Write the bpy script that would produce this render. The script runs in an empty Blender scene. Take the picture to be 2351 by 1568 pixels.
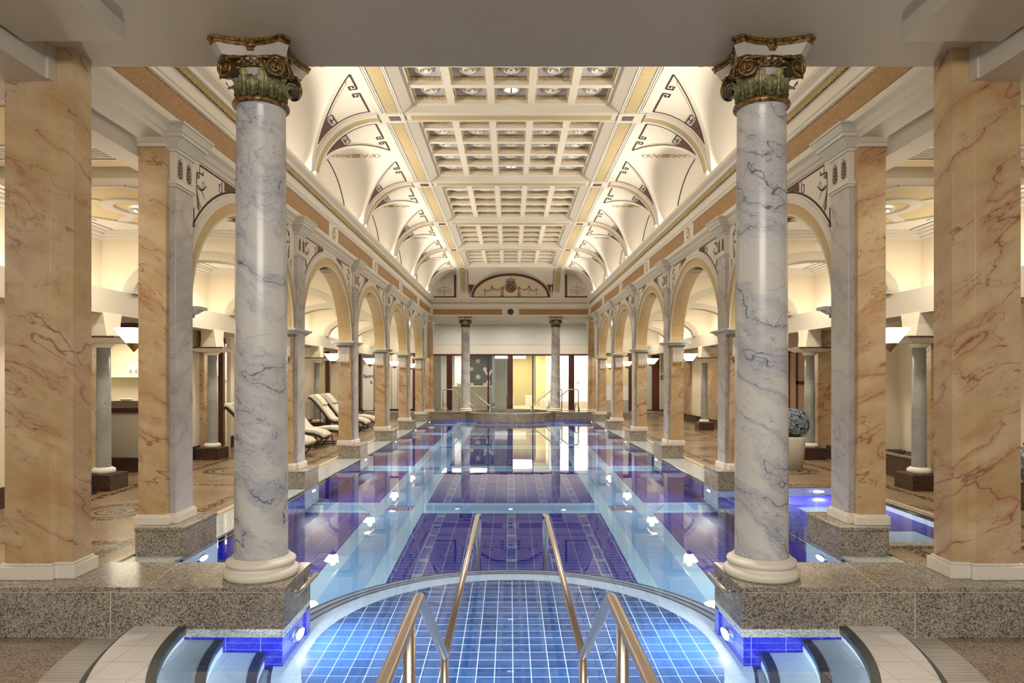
import bpy, math, random
from math import sin, cos, pi, sqrt, atan2, hypot
from mathutils import Vector, Matrix
random.seed(7)
scn = bpy.context.scene
COL = scn.collection

# ---------------------------------------------------------------- meshes
class MB:
    def __init__(s):
        s.v = []; s.f = []; s.m = []; s.sm = []
    def add(s, vs, fs, m=0, smooth=False):
        o = len(s.v); s.v += [tuple(p) for p in vs]
        for f in fs:
            s.f.append(tuple(i + o for i in f)); s.m.append(m); s.sm.append(smooth)
    def box(s, x0, x1, y0, y1, z0, z1, m=0):
        x0, x1 = min(x0, x1), max(x0, x1); y0, y1 = min(y0, y1), max(y0, y1); z0, z1 = min(z0, z1), max(z0, z1)
        v = [(x0,y0,z0),(x1,y0,z0),(x1,y1,z0),(x0,y1,z0),(x0,y0,z1),(x1,y0,z1),(x1,y1,z1),(x0,y1,z1)]
        s.add(v, [(0,3,2,1),(4,5,6,7),(0,1,5,4),(1,2,6,5),(2,3,7,6),(3,0,4,7)], m)
    def frustum(s, b0, z0, b1, z1, m=0):
        # b = (x0,x1,y0,y1)
        def q(b, z):
            x0, x1 = min(b[0], b[1]), max(b[0], b[1])
            return [(x0,b[2],z),(x1,b[2],z),(x1,b[3],z),(x0,b[3],z)]
        s.add(q(b0,z0)+q(b1,z1), [(0,3,2,1),(4,5,6,7),(0,1,5,4),(1,2,6,5),(2,3,7,6),(3,0,4,7)], m)
    def prism(s, poly, a0, a1, axis='z', m=0, smooth=False):
        def P(p, a):
            if axis == 'z': return (p[0], p[1], a)
            if axis == 'y': return (p[0], a, p[1])
            return (a, p[0], p[1])
        n = len(poly)
        v = [P(p,a0) for p in poly] + [P(p,a1) for p in poly]
        s.add(v, [tuple(range(n-1,-1,-1)), tuple(range(n,2*n))], m)
        s.add(v, [(i,(i+1)%n,n+(i+1)%n,n+i) for i in range(n)], m, smooth)
    def lathe(s, prof, c=(0,0,0), n=32, m=0, smooth=True, rot=0):
        v = []; k = len(prof)
        for i in range(n):
            a = 2*pi*i/n + rot
            for r, z in prof: v.append((c[0]+r*cos(a), c[1]+r*sin(a), c[2]+z))
        f = []
        for i in range(n):
            j = (i+1) % n
            for q in range(k-1):
                f.append((i*k+q, j*k+q, j*k+q+1, i*k+q+1))
        s.add(v, f, m, smooth)
    def cyl(s, c, r, z0, z1, n=32, m=0):
        s.lathe([(0.0005,z0),(r,z0),(r,z1),(0.0005,z1)], (c[0],c[1],0), n, m, False)
    def tube(s, pts, r, n=12, m=0, caps=True):
        pts = [Vector(p) for p in pts]; R = r if isinstance(r, (list, tuple)) else [r]*len(pts)
        t0 = (pts[1]-pts[0]).normalized()
        up = Vector((0,0,1)) if abs(t0.z) < .9 else Vector((1,0,0))
        nrm = (up - t0*up.dot(t0)).normalized()
        v = []
        for i, p in enumerate(pts):
            if i == 0: t = pts[1]-pts[0]
            elif i == len(pts)-1: t = pts[-1]-pts[-2]
            else:
                t = (pts[i]-pts[i-1]).normalized() + (pts[i+1]-pts[i]).normalized()
            t.normalize()
            nrm = nrm - t*nrm.dot(t)
            if nrm.length < 1e-6: nrm = t.orthogonal()
            nrm.normalize(); b = t.cross(nrm)
            for k in range(n):
                a = 2*pi*k/n; v.append(p + (nrm*cos(a) + b*sin(a))*R[i])
        f = []
        for i in range(len(pts)-1):
            for k in range(n):
                f.append((i*n+k, i*n+(k+1)%n, (i+1)*n+(k+1)%n, (i+1)*n+k))
        s.add(v, f, m, True)
        if caps: s.add(v, [tuple(range(n-1,-1,-1)), tuple((len(pts)-1)*n+k for k in range(n))], m)
    def grid(s, fn, nu, nv, m=0, smooth=True, flip=False):
        v = [fn(i/nu, j/nv) for i in range(nu+1) for j in range(nv+1)]
        w = nv+1; f = []
        for i in range(nu):
            for j in range(nv):
                q = (i*w+j, (i+1)*w+j, (i+1)*w+j+1, i*w+j+1)
                f.append(q[::-1] if flip else q)
        s.add(v, f, m, smooth)
    def ribbon(s, pts, nrm, w, th=0.004, m=0):
        # flat raised band following pts; nrm = function(i) or Vector, th = its thickness
        pts = [Vector(p) for p in pts]; L = []
        for i, p in enumerate(pts):
            N = nrm(i) if callable(nrm) else Vector(nrm)
            a = pts[max(i-1,0)]; b = pts[min(i+1,len(pts)-1)]
            t = (b-a)
            if t.length < 1e-9: t = Vector((1,0,0))
            t.normalize(); k = t.cross(N).normalized(); ww = (w[i] if isinstance(w,(list,tuple)) else w)/2
            L += [p-k*ww, p+k*ww, p+k*ww+N*th, p-k*ww+N*th]
        f = []
        for i in range(len(pts)-1):
            o = 4*i
            for q in range(4): f.append((o+q, o+(q+1)%4, o+4+(q+1)%4, o+4+q))
        f += [(0,1,2,3), tuple(4*(len(pts)-1)+q for q in (3,2,1,0))]
        s.add(L, f, m)
    def ball(s, c, r, n=12, m=0, sz=1):
        k = max(6, n//2)
        s.lathe([(max(r*sin(pi*i/k),1e-4), -r*cos(pi*i/k)*sz) for i in range(k+1)], c, n, m)
    def build(s, name, mats, parent=None, bevel=0, solid=0, subs=0, loc=None, fix=True):
        me = bpy.data.meshes.new(name)
        me.from_pydata(s.v, [], s.f)
        if not isinstance(mats, (list, tuple)): mats = [mats]
        for m in mats: me.materials.append(m)
        me.polygons.foreach_set('material_index', [min(i, len(mats)-1) for i in s.m])
        me.polygons.foreach_set('use_smooth', s.sm)
        me.update()
        if fix:
            import bmesh
            bm = bmesh.new(); bm.from_mesh(me)
            bmesh.ops.remove_doubles(bm, verts=bm.verts, dist=2e-5)
            bmesh.ops.recalc_face_normals(bm, faces=bm.faces)
            bm.to_mesh(me); bm.free()
        o = bpy.data.objects.new(name, me); COL.objects.link(o)
        if parent: o.parent = parent
        if loc: o.location = loc
        if solid:
            q = o.modifiers.new('solid', 'SOLIDIFY'); q.thickness = solid; q.offset = 0
        if bevel:
            q = o.modifiers.new('bevel', 'BEVEL'); q.width = bevel; q.segments = 2; q.limit_method = 'ANGLE'
        if subs:
            q = o.modifiers.new('sub', 'SUBSURF'); q.levels = subs; q.render_levels = subs
        return o

def tag(o, label=None, cat=None, group=None, kind=None):
    if label: o['label'] = label
    if cat: o['category'] = cat
    if group: o['group'] = group
    if kind: o['kind'] = kind
    return o
def thing(name, label, cat, loc=(0,0,0), group=None, rz=0):
    o = bpy.data.objects.new(name, None); COL.objects.link(o)
    o.location = loc; o.rotation_euler = (0,0,rz); o.empty_display_size = .1
    return tag(o, label, cat, group, 'thing')
def struct(o): o['kind'] = 'structure'; return o
def sroot(name):
    o = bpy.data.objects.new(name, None); COL.objects.link(o); o['kind'] = 'structure'; return o
def kids(o): return [c for c in COL.objects if c.parent == o]
def dup(root, loc, label=None, rz=None, group=None):
    def cp(o, par):
        c = o.copy(); COL.objects.link(c)
        if par: c.parent = par
        for ch in KID.get(o.name, []): cp(ch, c)
        return c
    KID = {}
    for o in list(COL.objects):
        if o.parent: KID.setdefault(o.parent.name, []).append(o)
    r = cp(root, None); r.location = loc
    if rz is not None: r.rotation_euler = (0,0,rz)
    if label: r['label'] = label
    if group: r['group'] = group
    return r

# ---------------------------------------------------------------- materials
class E:
    def __init__(s, M, sock): s.M = M; s.s = sock
    def _b(s, op, o, rev=False):
        n = s.M.nt.nodes.new('ShaderNodeMath'); n.operation = op
        a, b = (o, s) if rev else (s, o)
        for i, q in enumerate((a, b)):
            if isinstance(q, E): s.M.nt.links.new(q.s, n.inputs[i])
            elif q is not None: n.inputs[i].default_value = q
        return E(s.M, n.outputs[0])
    def __add__(s,o): return s._b('ADD',o)
    def __radd__(s,o): return s._b('ADD',o,True)
    def __sub__(s,o): return s._b('SUBTRACT',o)
    def __rsub__(s,o): return s._b('SUBTRACT',o,True)
    def __mul__(s,o): return s._b('MULTIPLY',o)
    def __rmul__(s,o): return s._b('MULTIPLY',o,True)
    def __truediv__(s,o): return s._b('DIVIDE',o)
    def __lt__(s,o): return s._b('LESS_THAN',o)
    def __gt__(s,o): return s._b('GREATER_THAN',o)
    def max(s,o): return s._b('MAXIMUM',o)
    def min(s,o): return s._b('MINIMUM',o)
    def abs(s): return s._b('ABSOLUTE',None)
    def fract(s): return s._b('FRACT',None)
    def floor(s): return s._b('FLOOR',None)
    def sqrt(s): return s._b('SQRT',None)
    def sin(s): return s._b('SINE',None)
    def pow(s,o): return s._b('POWER',o)
    def step(s, a, b):
        n = s.M.nt.nodes.new('ShaderNodeMapRange'); n.interpolation_type = 'SMOOTHSTEP'
        s.M.nt.links.new(s.s, n.inputs['Value']); n.inputs['From Min'].default_value = a; n.inputs['From Max'].default_value = b
        return E(s.M, n.outputs['Result'])
    def line(s, pitch, w, off=0.0):
        # 1 on grout lines every pitch
        f = ((s + off)*(1.0/pitch) + .5).fract()
        return ((f - .5).abs() < w*.5/pitch)

class Mat:
    def __init__(s, name):
        s.m = bpy.data.materials.new(name); s.m.use_nodes = True; s.nt = s.m.node_tree
        s.b = s.nt.nodes['Principled BSDF']
    def lk(s, a, b): s.nt.links.new(a.s if isinstance(a, E) else a, b)
    def pos(s):
        if not hasattr(s, '_p'): s._p = s.nt.nodes.new('ShaderNodeNewGeometry')
        return s._p.outputs['Position']
    def xyz(s, v=None):
        n = s.nt.nodes.new('ShaderNodeSeparateXYZ'); s.nt.links.new(v or s.pos(), n.inputs[0])
        return [E(s, q) for q in n.outputs]
    def vec(s, x, y, z):
        n = s.nt.nodes.new('ShaderNodeCombineXYZ')
        for i, q in enumerate((x, y, z)):
            if isinstance(q, E): s.nt.links.new(q.s, n.inputs[i])
            else: n.inputs[i].default_value = q
        return n.outputs[0]
    def noise(s, v=None, scale=5, detail=3, rough=.5, dist=0):
        n = s.nt.nodes.new('ShaderNodeTexNoise'); s.nt.links.new(v or s.pos(), n.inputs['Vector'])
        n.inputs['Scale'].default_value = scale; n.inputs['Detail'].default_value = detail
        n.inputs['Roughness'].default_value = rough; n.inputs['Distortion'].default_value = dist
        return E(s, n.outputs[0])
    def vor(s, v=None, scale=5, feature='F1', out='Distance'):
        n = s.nt.nodes.new('ShaderNodeTexVoronoi'); n.feature = feature; s.nt.links.new(v or s.pos(), n.inputs['Vector'])
        n.inputs['Scale'].default_value = scale
        return E(s, n.outputs[out])
    def mix(s, f, a, b):
        n = s.nt.nodes.new('ShaderNodeMix'); n.data_type = 'RGBA'
        if isinstance(f, E): s.nt.links.new(f.s, n.inputs[0])
        else: n.inputs[0].default_value = f
        for i, q in ((6, a), (7, b)):
            if isinstance(q, tuple): n.inputs[i].default_value = (*q[:3], 1)
            else: s.nt.links.new(q.s if isinstance(q, E) else q, n.inputs[i])
        return E(s, n.outputs[2])
    def ramp(s, f, stops):
        n = s.nt.nodes.new('ShaderNodeValToRGB'); s.nt.links.new(f.s, n.inputs[0]); r = n.color_ramp
        while len(r.elements) < len(stops): r.elements.new(.5)
        for e, (p, c) in zip(r.elements, stops): e.position = p; e.color = (*c, 1)
        return E(s, n.outputs[0])
    def fin(s, col=None, rough=.5, metal=0, bump=None, bs=.3, bd=.01, spec=.5, emit=None, es=0, coat=0):
        b = s.b
        if isinstance(col, tuple): b.inputs['Base Color'].default_value = (*col, 1)
        elif col is not None: s.lk(col, b.inputs['Base Color'])
        if isinstance(rough, E): s.lk(rough, b.inputs['Roughness'])
        else: b.inputs['Roughness'].default_value = rough
        b.inputs['Metallic'].default_value = metal; b.inputs['Specular IOR Level'].default_value = spec
        b.inputs['Coat Weight'].default_value = coat
        if emit: b.inputs['Emission Color'].default_value = (*emit, 1); b.inputs['Emission Strength'].default_value = es
        if bump is not None:
            n = s.nt.nodes.new('ShaderNodeBump'); n.inputs['Strength'].default_value = bs; n.inputs['Distance'].default_value = bd
            s.lk(bump, n.inputs['Height']); s.nt.links.new(n.outputs[0], b.inputs['Normal'])
        return s.m

def plain(name, col, rough=.6, metal=0, spec=.5, var=0):
    M = Mat(name)
    if var:
        n = M.noise(scale=3, detail=4)
        c2 = tuple(c*(1-var) for c in col)
        return M.fin(M.mix(n.step(.35,.65), col, c2), rough, metal, spec=spec)
    return M.fin(col, rough, metal, spec=spec)

def warm_marble():
    M = Mat('warm_marble'); x, y, z = M.xyz(); x = x.abs()*-1.0
    s1 = x*.52 + y*.30 - z*.50; t1 = x*.7 - y*.6; t2 = x*.45 + y*.35 + z*.85
    w = (M.noise(scale=1.1, detail=5, rough=.55) - .5)
    w2 = (M.noise(scale=7, detail=4, rough=.6) - .5)
    v = M.vec(s1*.22, t1*.5 + w*.16, t2*1.25 + w*.38 + w2*.05)
    n1 = M.noise(v, 2.5, 4, .5)
    vein = 1.0 - (n1-.5).abs().step(0.0, .010)
    v2 = M.vec(s1*.36, t1*.8 + w*.22, t2*1.7 + w*.42 + w2*.10)
    n2 = M.noise(v2, 3.4, 4, .55)
    vein2 = 1.0 - (n2-.5).abs().step(0.0, .013)
    halo = 1.0 - (n1-.5).abs().step(0.0, .085)
    brk = M.noise(scale=1.8, detail=4).step(.42,.60)
    cloud = M.noise(v, 2.6, 5, .6)
    base = M.mix(cloud.step(.36,.66), (.66,.50,.295), (.52,.35,.175))
    pale = M.noise(scale=1.1, detail=5).step(.46,.72)
    base = M.mix(pale*.55, base, (.70,.58,.44))
    mott = M.noise(scale=5.5, detail=7, rough=.65)
    base = M.mix(mott.step(.42,.70)*.32, base, (.42,.24,.11))
    c = M.mix(halo*.55*M.noise(scale=1.4,detail=4).step(.38,.62), base, (.46,.22,.11))
    c = M.mix(vein2*brk.max(halo*.8)*.6, c, (.33,.14,.08))
    c = M.mix(vein*.8*M.noise(scale=2.1,detail=3).step(.36,.52), c, (.25,.09,.06))
    return M.fin(c, .28, spec=.4)

def blue_marble(name='blue_marble', base=(.68,.67,.65), deep=(.38,.40,.50), vc=(.06,.07,.15), amt=1.0, k=1.0):
    M = Mat(name); x, y, z = M.xyz()
    w = (M.noise(scale=1.0, detail=5, rough=.55) - .5); w2 = (M.noise(scale=8, detail=4, rough=.65) - .5)
    tilt = z*1.6 + x*.75*k - y*.5
    v = M.vec(x*.55 + w*.3, y*.55, tilt*.8 + w*.8 + w2*.06)
    n1 = M.noise(v, 1.9, 3, .5)
    vein = 1.0 - (n1-.5).abs().step(0.0, .006)
    near = 1.0 - (n1-.5).abs().step(.0, .10)
    v2 = M.vec(x*1.2 + w*.8 + w2*.2, y*1.2, tilt*1.2 + w*.9 + w2*.13)
    n2 = M.noise(v2, 5.0, 5, .6)
    vein2 = 1.0 - (n2-.5).abs().step(0.0, .012)
    crk = 1.0 - M.vor(M.vec(x + w*.4 + w2*.12, y + w2*.16, z*1.5 + x*.6 + w*.6 + w2*.3), 2.6, 'DISTANCE_TO_EDGE').step(0.0, .016)
    cl = M.noise(v, 2.6, 7, .65)
    b = M.mix(cl.step(.50,.70)*.75*amt, base, deep)
    b = M.mix(near*.5*amt, b, deep)
    gate = M.noise(scale=1.6, detail=3).step(.48,.62)
    c = M.mix(vein2*near.max(cl.step(.47,.60)*.9)*.75*amt, b, vc)
    c = M.mix(crk*gate*.38*amt, c, vc)
    c = M.mix(vein*.85*amt*M.noise(scale=2.0,detail=3).step(.38,.54), c, vc)
    return M.fin(c, .25, spec=.4)

def granite(name, cols, scale=70, rough=.3, joint=None):
    M = Mat(name)
    w = M.noise(scale=scale*.9, detail=2, rough=.6)
    x, y, z = M.xyz(); d = (w-.5)*.012
    p = M.vec(x+d, y+d*1.3, z-d)
    v1 = M.vor(p, scale, 'F1', 'Color'); v2 = M.vor(p, scale*2.3, 'F1', 'Color')
    big = M.noise(scale=5, detail=4, rough=.6)
    f = v1*.62 + v2*.38 + (big-.5)*.35
    c = M.ramp(f, [(.26,cols[0]),(.38,cols[1]),(.52,cols[2]),(.72,cols[3])])
    return M.fin(c, rough, spec=.4)

def speckle(name, a, b, scale=90, rough=.6):
    M = Mat(name); n = M.noise(scale=scale, detail=3, rough=.7); g = M.noise(scale=9, detail=3)
    c = M.mix(n.step(.38,.62), a, b); c = M.mix(g.step(.4,.7)*.3, c, b)
    return M.fin(c, rough, bump=n, bs=.15, bd=.004)

MT = {}
MT['warm'] = warm_marble()
MT['blue'] = blue_marble()
MT['pilaster'] = blue_marble('grey_lilac_marble', (.60,.58,.575), (.40,.39,.44), (.20,.19,.26), .8, -1.2)
MT['granite'] = granite('speckled_granite', [(.06,.05,.042),(.19,.16,.13),(.36,.315,.26),(.52,.46,.38)], 115, .19)
MT['granite_floor'] = granite('brown_granite_floor', [(.09,.06,.045),(.25,.19,.15),(.36,.28,.22),(.40,.32,.25)], 110, .4)
MT['granite_red'] = granite('dark_red_granite', [(.022,.013,.010),(.052,.027,.019),(.078,.042,.029),(.12,.066,.046)], 110, .25)
MT['granite_grey'] = granite('grey_granite', [(.12,.12,.11),(.22,.22,.195),(.31,.31,.28),(.40,.40,.36)], 210, .35)
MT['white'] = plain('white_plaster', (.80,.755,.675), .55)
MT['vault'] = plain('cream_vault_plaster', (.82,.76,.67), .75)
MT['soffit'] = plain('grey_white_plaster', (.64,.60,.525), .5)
MT['cream'] = plain('cream_plaster', (.80,.71,.54), .7)
MT['yellowcream'] = plain('yellow_cream_plaster', (.76,.62,.36), .7)
MT['beigewall'] = plain('beige_grey_plaster', (.55,.495,.39), .7)
MT['stone_trim'] = plain('cream_stone_trim', (.82,.76,.66), .4)
MT['bluewhite'] = plain('pale_blue_white_plaster', (.72,.71,.66), .5)
MT['frieze'] = speckle('orange_speckled_frieze', (.49,.30,.135), (.28,.15,.06), 75)
MT['yellowstone'] = speckle('yellow_speckled_stone', (.74,.57,.30), (.58,.42,.20), 55)
MT['inlay'] = speckle('ochre_inlay', (.58,.47,.27), (.50,.39,.21), 40)
MT['black'] = plain('black_paint', (.025,.018,.015), .6)
MT['brown'] = plain('dark_brown_paint', (.13,.05,.035), .6)
MT['ochre'] = plain('ochre_paint', (.50,.28,.10), .6)
MT['greypaint'] = plain('grey_paint', (.30,.25,.20), .6)
MT['woodred'] = plain('dark_red_wood', (.085,.022,.014), .3)
MT['steel'] = plain('brushed_steel', (.56,.48,.41), .32, 1)
MT['chrome'] = plain('polished_steel', (.7,.7,.7), .12, 1)
MT['brass'] = plain('brass', (.36,.25,.10), .3, 1)
def gold():
    M = Mat('aged_gold'); n = M.noise(scale=35, detail=5)
    return M.fin(M.mix(n.step(.35,.6), (.07,.035,.012), (.33,.20,.065)), .38, .65, spec=.5)
def shaded_patina():
    M = Mat('green_gold_shaded_patina'); n = M.noise(scale=28, detail=5)
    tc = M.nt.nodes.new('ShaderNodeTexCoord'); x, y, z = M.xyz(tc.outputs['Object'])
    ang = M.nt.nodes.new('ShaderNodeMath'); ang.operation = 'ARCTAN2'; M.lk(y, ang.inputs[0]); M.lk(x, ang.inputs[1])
    groove_shade = (E(M, ang.outputs[0])*70.0).sin()*.5 + .5  # crease shade put into the colour as dark stripes across the leaf
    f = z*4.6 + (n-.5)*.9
    c = M.mix(f.step(.12,.95), (.08,.09,.025), (.56,.51,.30))  # green-gold tone with leaf shading painted in, dark at base, pale at tip
    return M.fin(M.mix(groove_shade.step(.0,.5)*-.35 + .35, c, (.06,.055,.02)), .5, .25)
MT['bead'] = plain('gilt_bead', (.42,.32,.15), .5, .15); MT['gold'] = gold(); MT['shaded_patina'] = shaded_patina()
MT['bell'] = plain('capital_bell_stone', (.52,.49,.45), .5)
MT['coffer'] = None
def coffer():
    M = Mat('blue_grey_coffer_panel'); x, y, z = M.xyz()
    return M.fin(M.mix(x.line(.03,.006), (.48,.48,.54), (.60,.59,.62)), .7)
MT['coffer'] = coffer()
def goldtrim():
    M = Mat('gilt_egg_trim'); n = M.vor(scale=26)
    return M.fin(M.mix(n.step(.2,.5), (.76,.64,.42), (.52,.39,.19)), .5, .1, bump=n, bs=.6, bd=.01)
MT['gilt'] = goldtrim()

def tile_light(name='pale_pool_tile', col=(.66,.74,.78), gro=(.48,.57,.63), rough=.25):
    M = Mat(name); x, y, z = M.xyz()
    g = x.line(.25,.006).max(y.line(.25,.006)).max(z.line(.12,.005,.02))
    n = M.noise(scale=6, detail=2)
    return M.fin(M.mix(g, M.mix(n*.25, col, gro), gro), rough)
MT['tilelight'] = tile_light()
MT['tilewhite'] = tile_light('white_step_tile', (.78,.74,.70), (.50,.46,.42), .35)
def tile_cobalt():
    M = Mat('cobalt_pool_tile'); x, y, z = M.xyz()
    g = z.line(.125,.005,.03).max(y.line(.25,.005)).max(x.line(.25,.005)*0.0)
    n = M.noise(scale=9, detail=2)
    return M.fin(M.mix(g, M.mix(n, (.005,.008,.30), (.010,.016,.42)), (.16,.22,.55)), .2)
MT['cobalt'] = tile_cobalt()
def tile_front():
    M = Mat('cobalt_front_tile'); x, y, z = M.xyz()
    g = z.line(.125,.005,.03).max(x.line(.25,.005,.05))
    return M.fin(M.mix(g, (.015,.018,.36), (.22,.28,.62)), .2)
MT['cobaltfront'] = tile_front()
def tile_ring():
    M = Mat('blue_square_tile'); x, y, z = M.xyz()
    g = x.line(.128,.007).max(y.line(.128,.007))
    n = M.noise(M.vec((x*7.8125).floor()*3.7, (y*7.8125).floor()*5.1, 0.0), 1.0, 0)
    return M.fin(M.mix(g, M.mix(n.step(.3,.7), (.020,.068,.20), (.036,.105,.265)), (.66,.76,.80)), .2)
MT['ring'] = tile_ring()
def pool_floor():
    M = Mat('pool_floor_tile'); x, y, z = M.xyz(); ax = x.abs()
    P = .54; Q = .107
    mod = ((x*(1/P) + .5).fract() - .5)*P           # offset from ladder column
    my = (((y-11.0)*(1/P) + .5).fract() - .5)*P
    inlad = mod.abs() < .057
    dark = (.004,.006,.20); gro = (.45,.50,.62)
    gx = ((mod.abs()-.057).abs() < .004).max(((mod.abs() - P/2).abs()) < .003)
    gy = (y-11.0).line(Q*1.0093,.006, Q*.5)
    gy2 = (y-11.0).line(Q*.505,.006, Q*.25)*inlad
    sq = inlad*(my.abs() < .05)
    n = M.noise(scale=14, detail=2)
    c = M.mix(n, dark, (.006,.010,.28))
    c = M.mix(gx.max(gy).max(gy2), c, gro)
    c = M.mix(sq*(1.0-(x.line(.028,.007))), c, (.30,.42,.34))
    # side fields : plain square grid
    gs = x.line(.25,.005).max(y.line(.125,.005))
    side = M.mix(gs, (.005,.008,.27), (.24,.30,.58))
    c = M.mix(ax > 2.2, c, side)
    pale = (.40,.61,.68); mid = (.20,.40,.60)
    lane = (ax > 1.39)*(ax < 2.2); lanemid = (ax > 1.58)*(ax < 2.0)
    yb = ((y-11.02)*(1/4.02) + .5).fract()*4.02 - 2.01
    band = (yb.abs() < .37)*(y > 9.0); bandmid = (yb.abs() < .20)*(y > 9.0)
    c = M.mix(band, c, pale); c = M.mix(bandmid, c, mid)
    c = M.mix(lane, c, pale); c = M.mix(lanemid, c, mid)
    g2 = x.line(.25,.004).max(y.line(.125,.004))
    sqd = lanemid*bandmid
    c = M.mix(sqd, c, M.mix(x.line(.06,.01).max(y.line(.1,.01)), (.03,.02,.12), (.35,.4,.6)))
    c = M.mix(lane.max(band)*g2*.35, c, (.42,.58,.70))
    return M.fin(c, .25)
MT['poolfloor'] = pool_floor()
def bay_floor():
    M = Mat('side_bay_tile'); x, y, z = M.xyz()
    g = x.line(.125,.005).max(y.line(.25,.005))
    c = M.mix(g, (.012,.014,.30), (.25,.30,.62))
    rx = ((x-4.6).abs() < .42); ry = ((((y-8.2)*(1/1.5)+.5).fract()-.5)*1.5).abs() < .3
    c = M.mix(rx*ry, c, (.70,.85,.92))
    return M.fin(c, .25)
MT['bayfloor'] = bay_floor()
def mosaic():
    M = Mat('brown_mosaic_floor'); x, y, z = M.xyz(); ax = x.abs()
    t = M.vor(scale=42, out='Distance'); big = M.noise(scale=1.4, detail=3)
    wv = (M.noise(scale=7, detail=2)-.5)*.06
    my = (((y-9.0)*(1/3.9)+.5).fract()-.5)*3.9
    d = ((ax-5.2)*(ax-5.2) + my*my).sqrt() + wv
    rings = ((d-.40).abs() < .030).max((d-.24).abs() < .018).max(((d-.52).abs() < .06)*(M.noise(scale=26,detail=1).step(.46,.48))).max((d < .14)*(M.noise(scale=30,detail=1).step(.5,.52)))
    my2 = (((y-7.3)*(1/3.9)+.5).fract()-.5)*3.9
    bl = ((my2+wv).abs() < .09)*M.noise(scale=20,detail=1).step(.48,.52)
    bl2 = ((ax-4.12+wv).abs() < .08)*M.noise(scale=22,detail=1).step(.46,.5)
    bl3 = ((ax-6.05+wv).abs() < .07)*M.noise(scale=22,detail=1).step(.46,.5)
    c = M.mix(big.step(.3,.7), (.46,.335,.195), (.33,.23,.125))
    c = M.mix(t.step(.25,.5)*.6, c, (.16,.10,.055))
    c = M.mix(rings.max(bl).max(bl2).max(bl3)*.9, c, (.02,.012,.008))
    return M.fin(c, .26, bump=t, bs=.15, bd=.003, spec=.3)
MT['mosaic'] = mosaic()
def water():
    m = bpy.data.materials.new('pool_water'); m.use_nodes = True; nt = m.node_tree
    b = nt.nodes['Principled BSDF']
    b.inputs['Base Color'].default_value = (.93,.98,1,1); b.inputs['Roughness'].default_value = 0
    b.inputs['IOR'].default_value = 1.333; b.inputs['Transmission Weight'].default_value = 1
    g = nt.nodes.new('ShaderNodeNewGeometry'); n = nt.nodes.new('ShaderNodeTexNoise'); n.inputs['Scale'].default_value = 2.6
    n.inputs['Detail'].default_value = 1
    nt.links.new(g.outputs['Position'], n.inputs['Vector'])
    q = nt.nodes.new('ShaderNodeBump'); q.inputs['Strength'].default_value = .02; q.inputs['Distance'].default_value = .02
    nt.links.new(n.outputs[0], q.inputs['Height']); nt.links.new(q.outputs[0], b.inputs['Normal'])
    return m
MT['water'] = water()
def glass():
    m = bpy.data.materials.new('clear_glass'); m.use_nodes = True; nt = m.node_tree
    nt.nodes.remove(nt.nodes['Principled BSDF']); out = nt.nodes['Material Output']
    t = nt.nodes.new('ShaderNodeBsdfTransparent'); g = nt.nodes.new('ShaderNodeBsdfGlossy'); g.inputs['Roughness'].default_value = .02
    t.inputs[0].default_value = (.95,.97,.95,1)
    mx = nt.nodes.new('ShaderNodeMixShader'); f = nt.nodes.new('ShaderNodeFresnel'); f.inputs[0].default_value = 1.45
    nt.links.new(f.outputs[0], mx.inputs[0]); nt.links.new(t.outputs[0], mx.inputs[1]); nt.links.new(g.outputs[0], mx.inputs[2])
    nt.links.new(mx.outputs[0], out.inputs['Surface'])
    return m
MT['glass'] = glass()
MT['lampglass'] = Mat('lit_lamp_glass').fin((.95,.93,.88), .4, emit=(1,.93,.80), es=9)
MT['poollamp'] = Mat('lit_pool_lamp').fin((.9,.95,1), .3, emit=(.85,.95,1), es=30)
MT['spotglass'] = Mat('lit_spot_glass').fin((.9,.9,.88), .3, emit=(1,.95,.86), es=3.5)
MT['cushion'] = plain('cream_cushion', (.78,.72,.58), .8)
MT['wicker'] = plain('black_wicker', (.02,.017,.015), .5)
MT['pebble'] = plain('black_pebble', (.03,.035,.045), .2)
MT['yellowwall'] = plain('yellow_wall', (.80,.70,.42), .7)
MT['whitewall'] = plain('bright_white_wall', (.9,.88,.84), .7)
MT['greywall'] = plain('grey_green_wall', (.50,.53,.48), .6)
MT['darkpanel'] = plain('dark_grey_panel', (.10,.10,.10), .5)
MT['edge'] = plain('tan_stone_edge', (.52,.39,.23), .35)
MT['ledge'] = granite('pale_blue_granite', [(.22,.25,.26),(.36,.41,.42),(.48,.53,.53),(.56,.60,.60)], 115, .10)
MT['voluteground'] = plain('dark_bronze', (.09,.055,.022), .5, .2)
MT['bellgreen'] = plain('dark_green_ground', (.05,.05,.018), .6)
MT['tanfloor'] = plain('tan_floor', (.50,.42,.32), .4)
MT['pinkpanel'] = plain('salmon_panel', (.62,.40,.27), .6)
MT['leaf'] = plain('leaf_green', (.06,.13,.04), .6)
MT['hydrangea'] = None
def hyd():
    M = Mat('blue_hydrangea_petal'); n = M.noise(scale=30, detail=2)
    return M.fin(M.mix(n.step(.4,.6), (.16,.20,.30), (.40,.44,.48)), .7)
MT['hydrangea'] = hyd()
MT['orchid'] = plain('white_orchid_petal', (.9,.88,.86), .6)
MT['grate'] = None
def grate():
    M = Mat('cream_overflow_grate'); x, y, z = M.xyz()
    d = y.line(.022,.009)
    return M.fin(M.mix(d, (.72,.66,.58), (.10,.08,.06)), .5)
MT['grate'] = grate()
MT['darktile'] = plain('dark_slate_tile', (.055,.065,.06), .35)
MT['navytile'] = plain('navy_step_edge_tile', (.02,.045,.10), .3)
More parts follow.
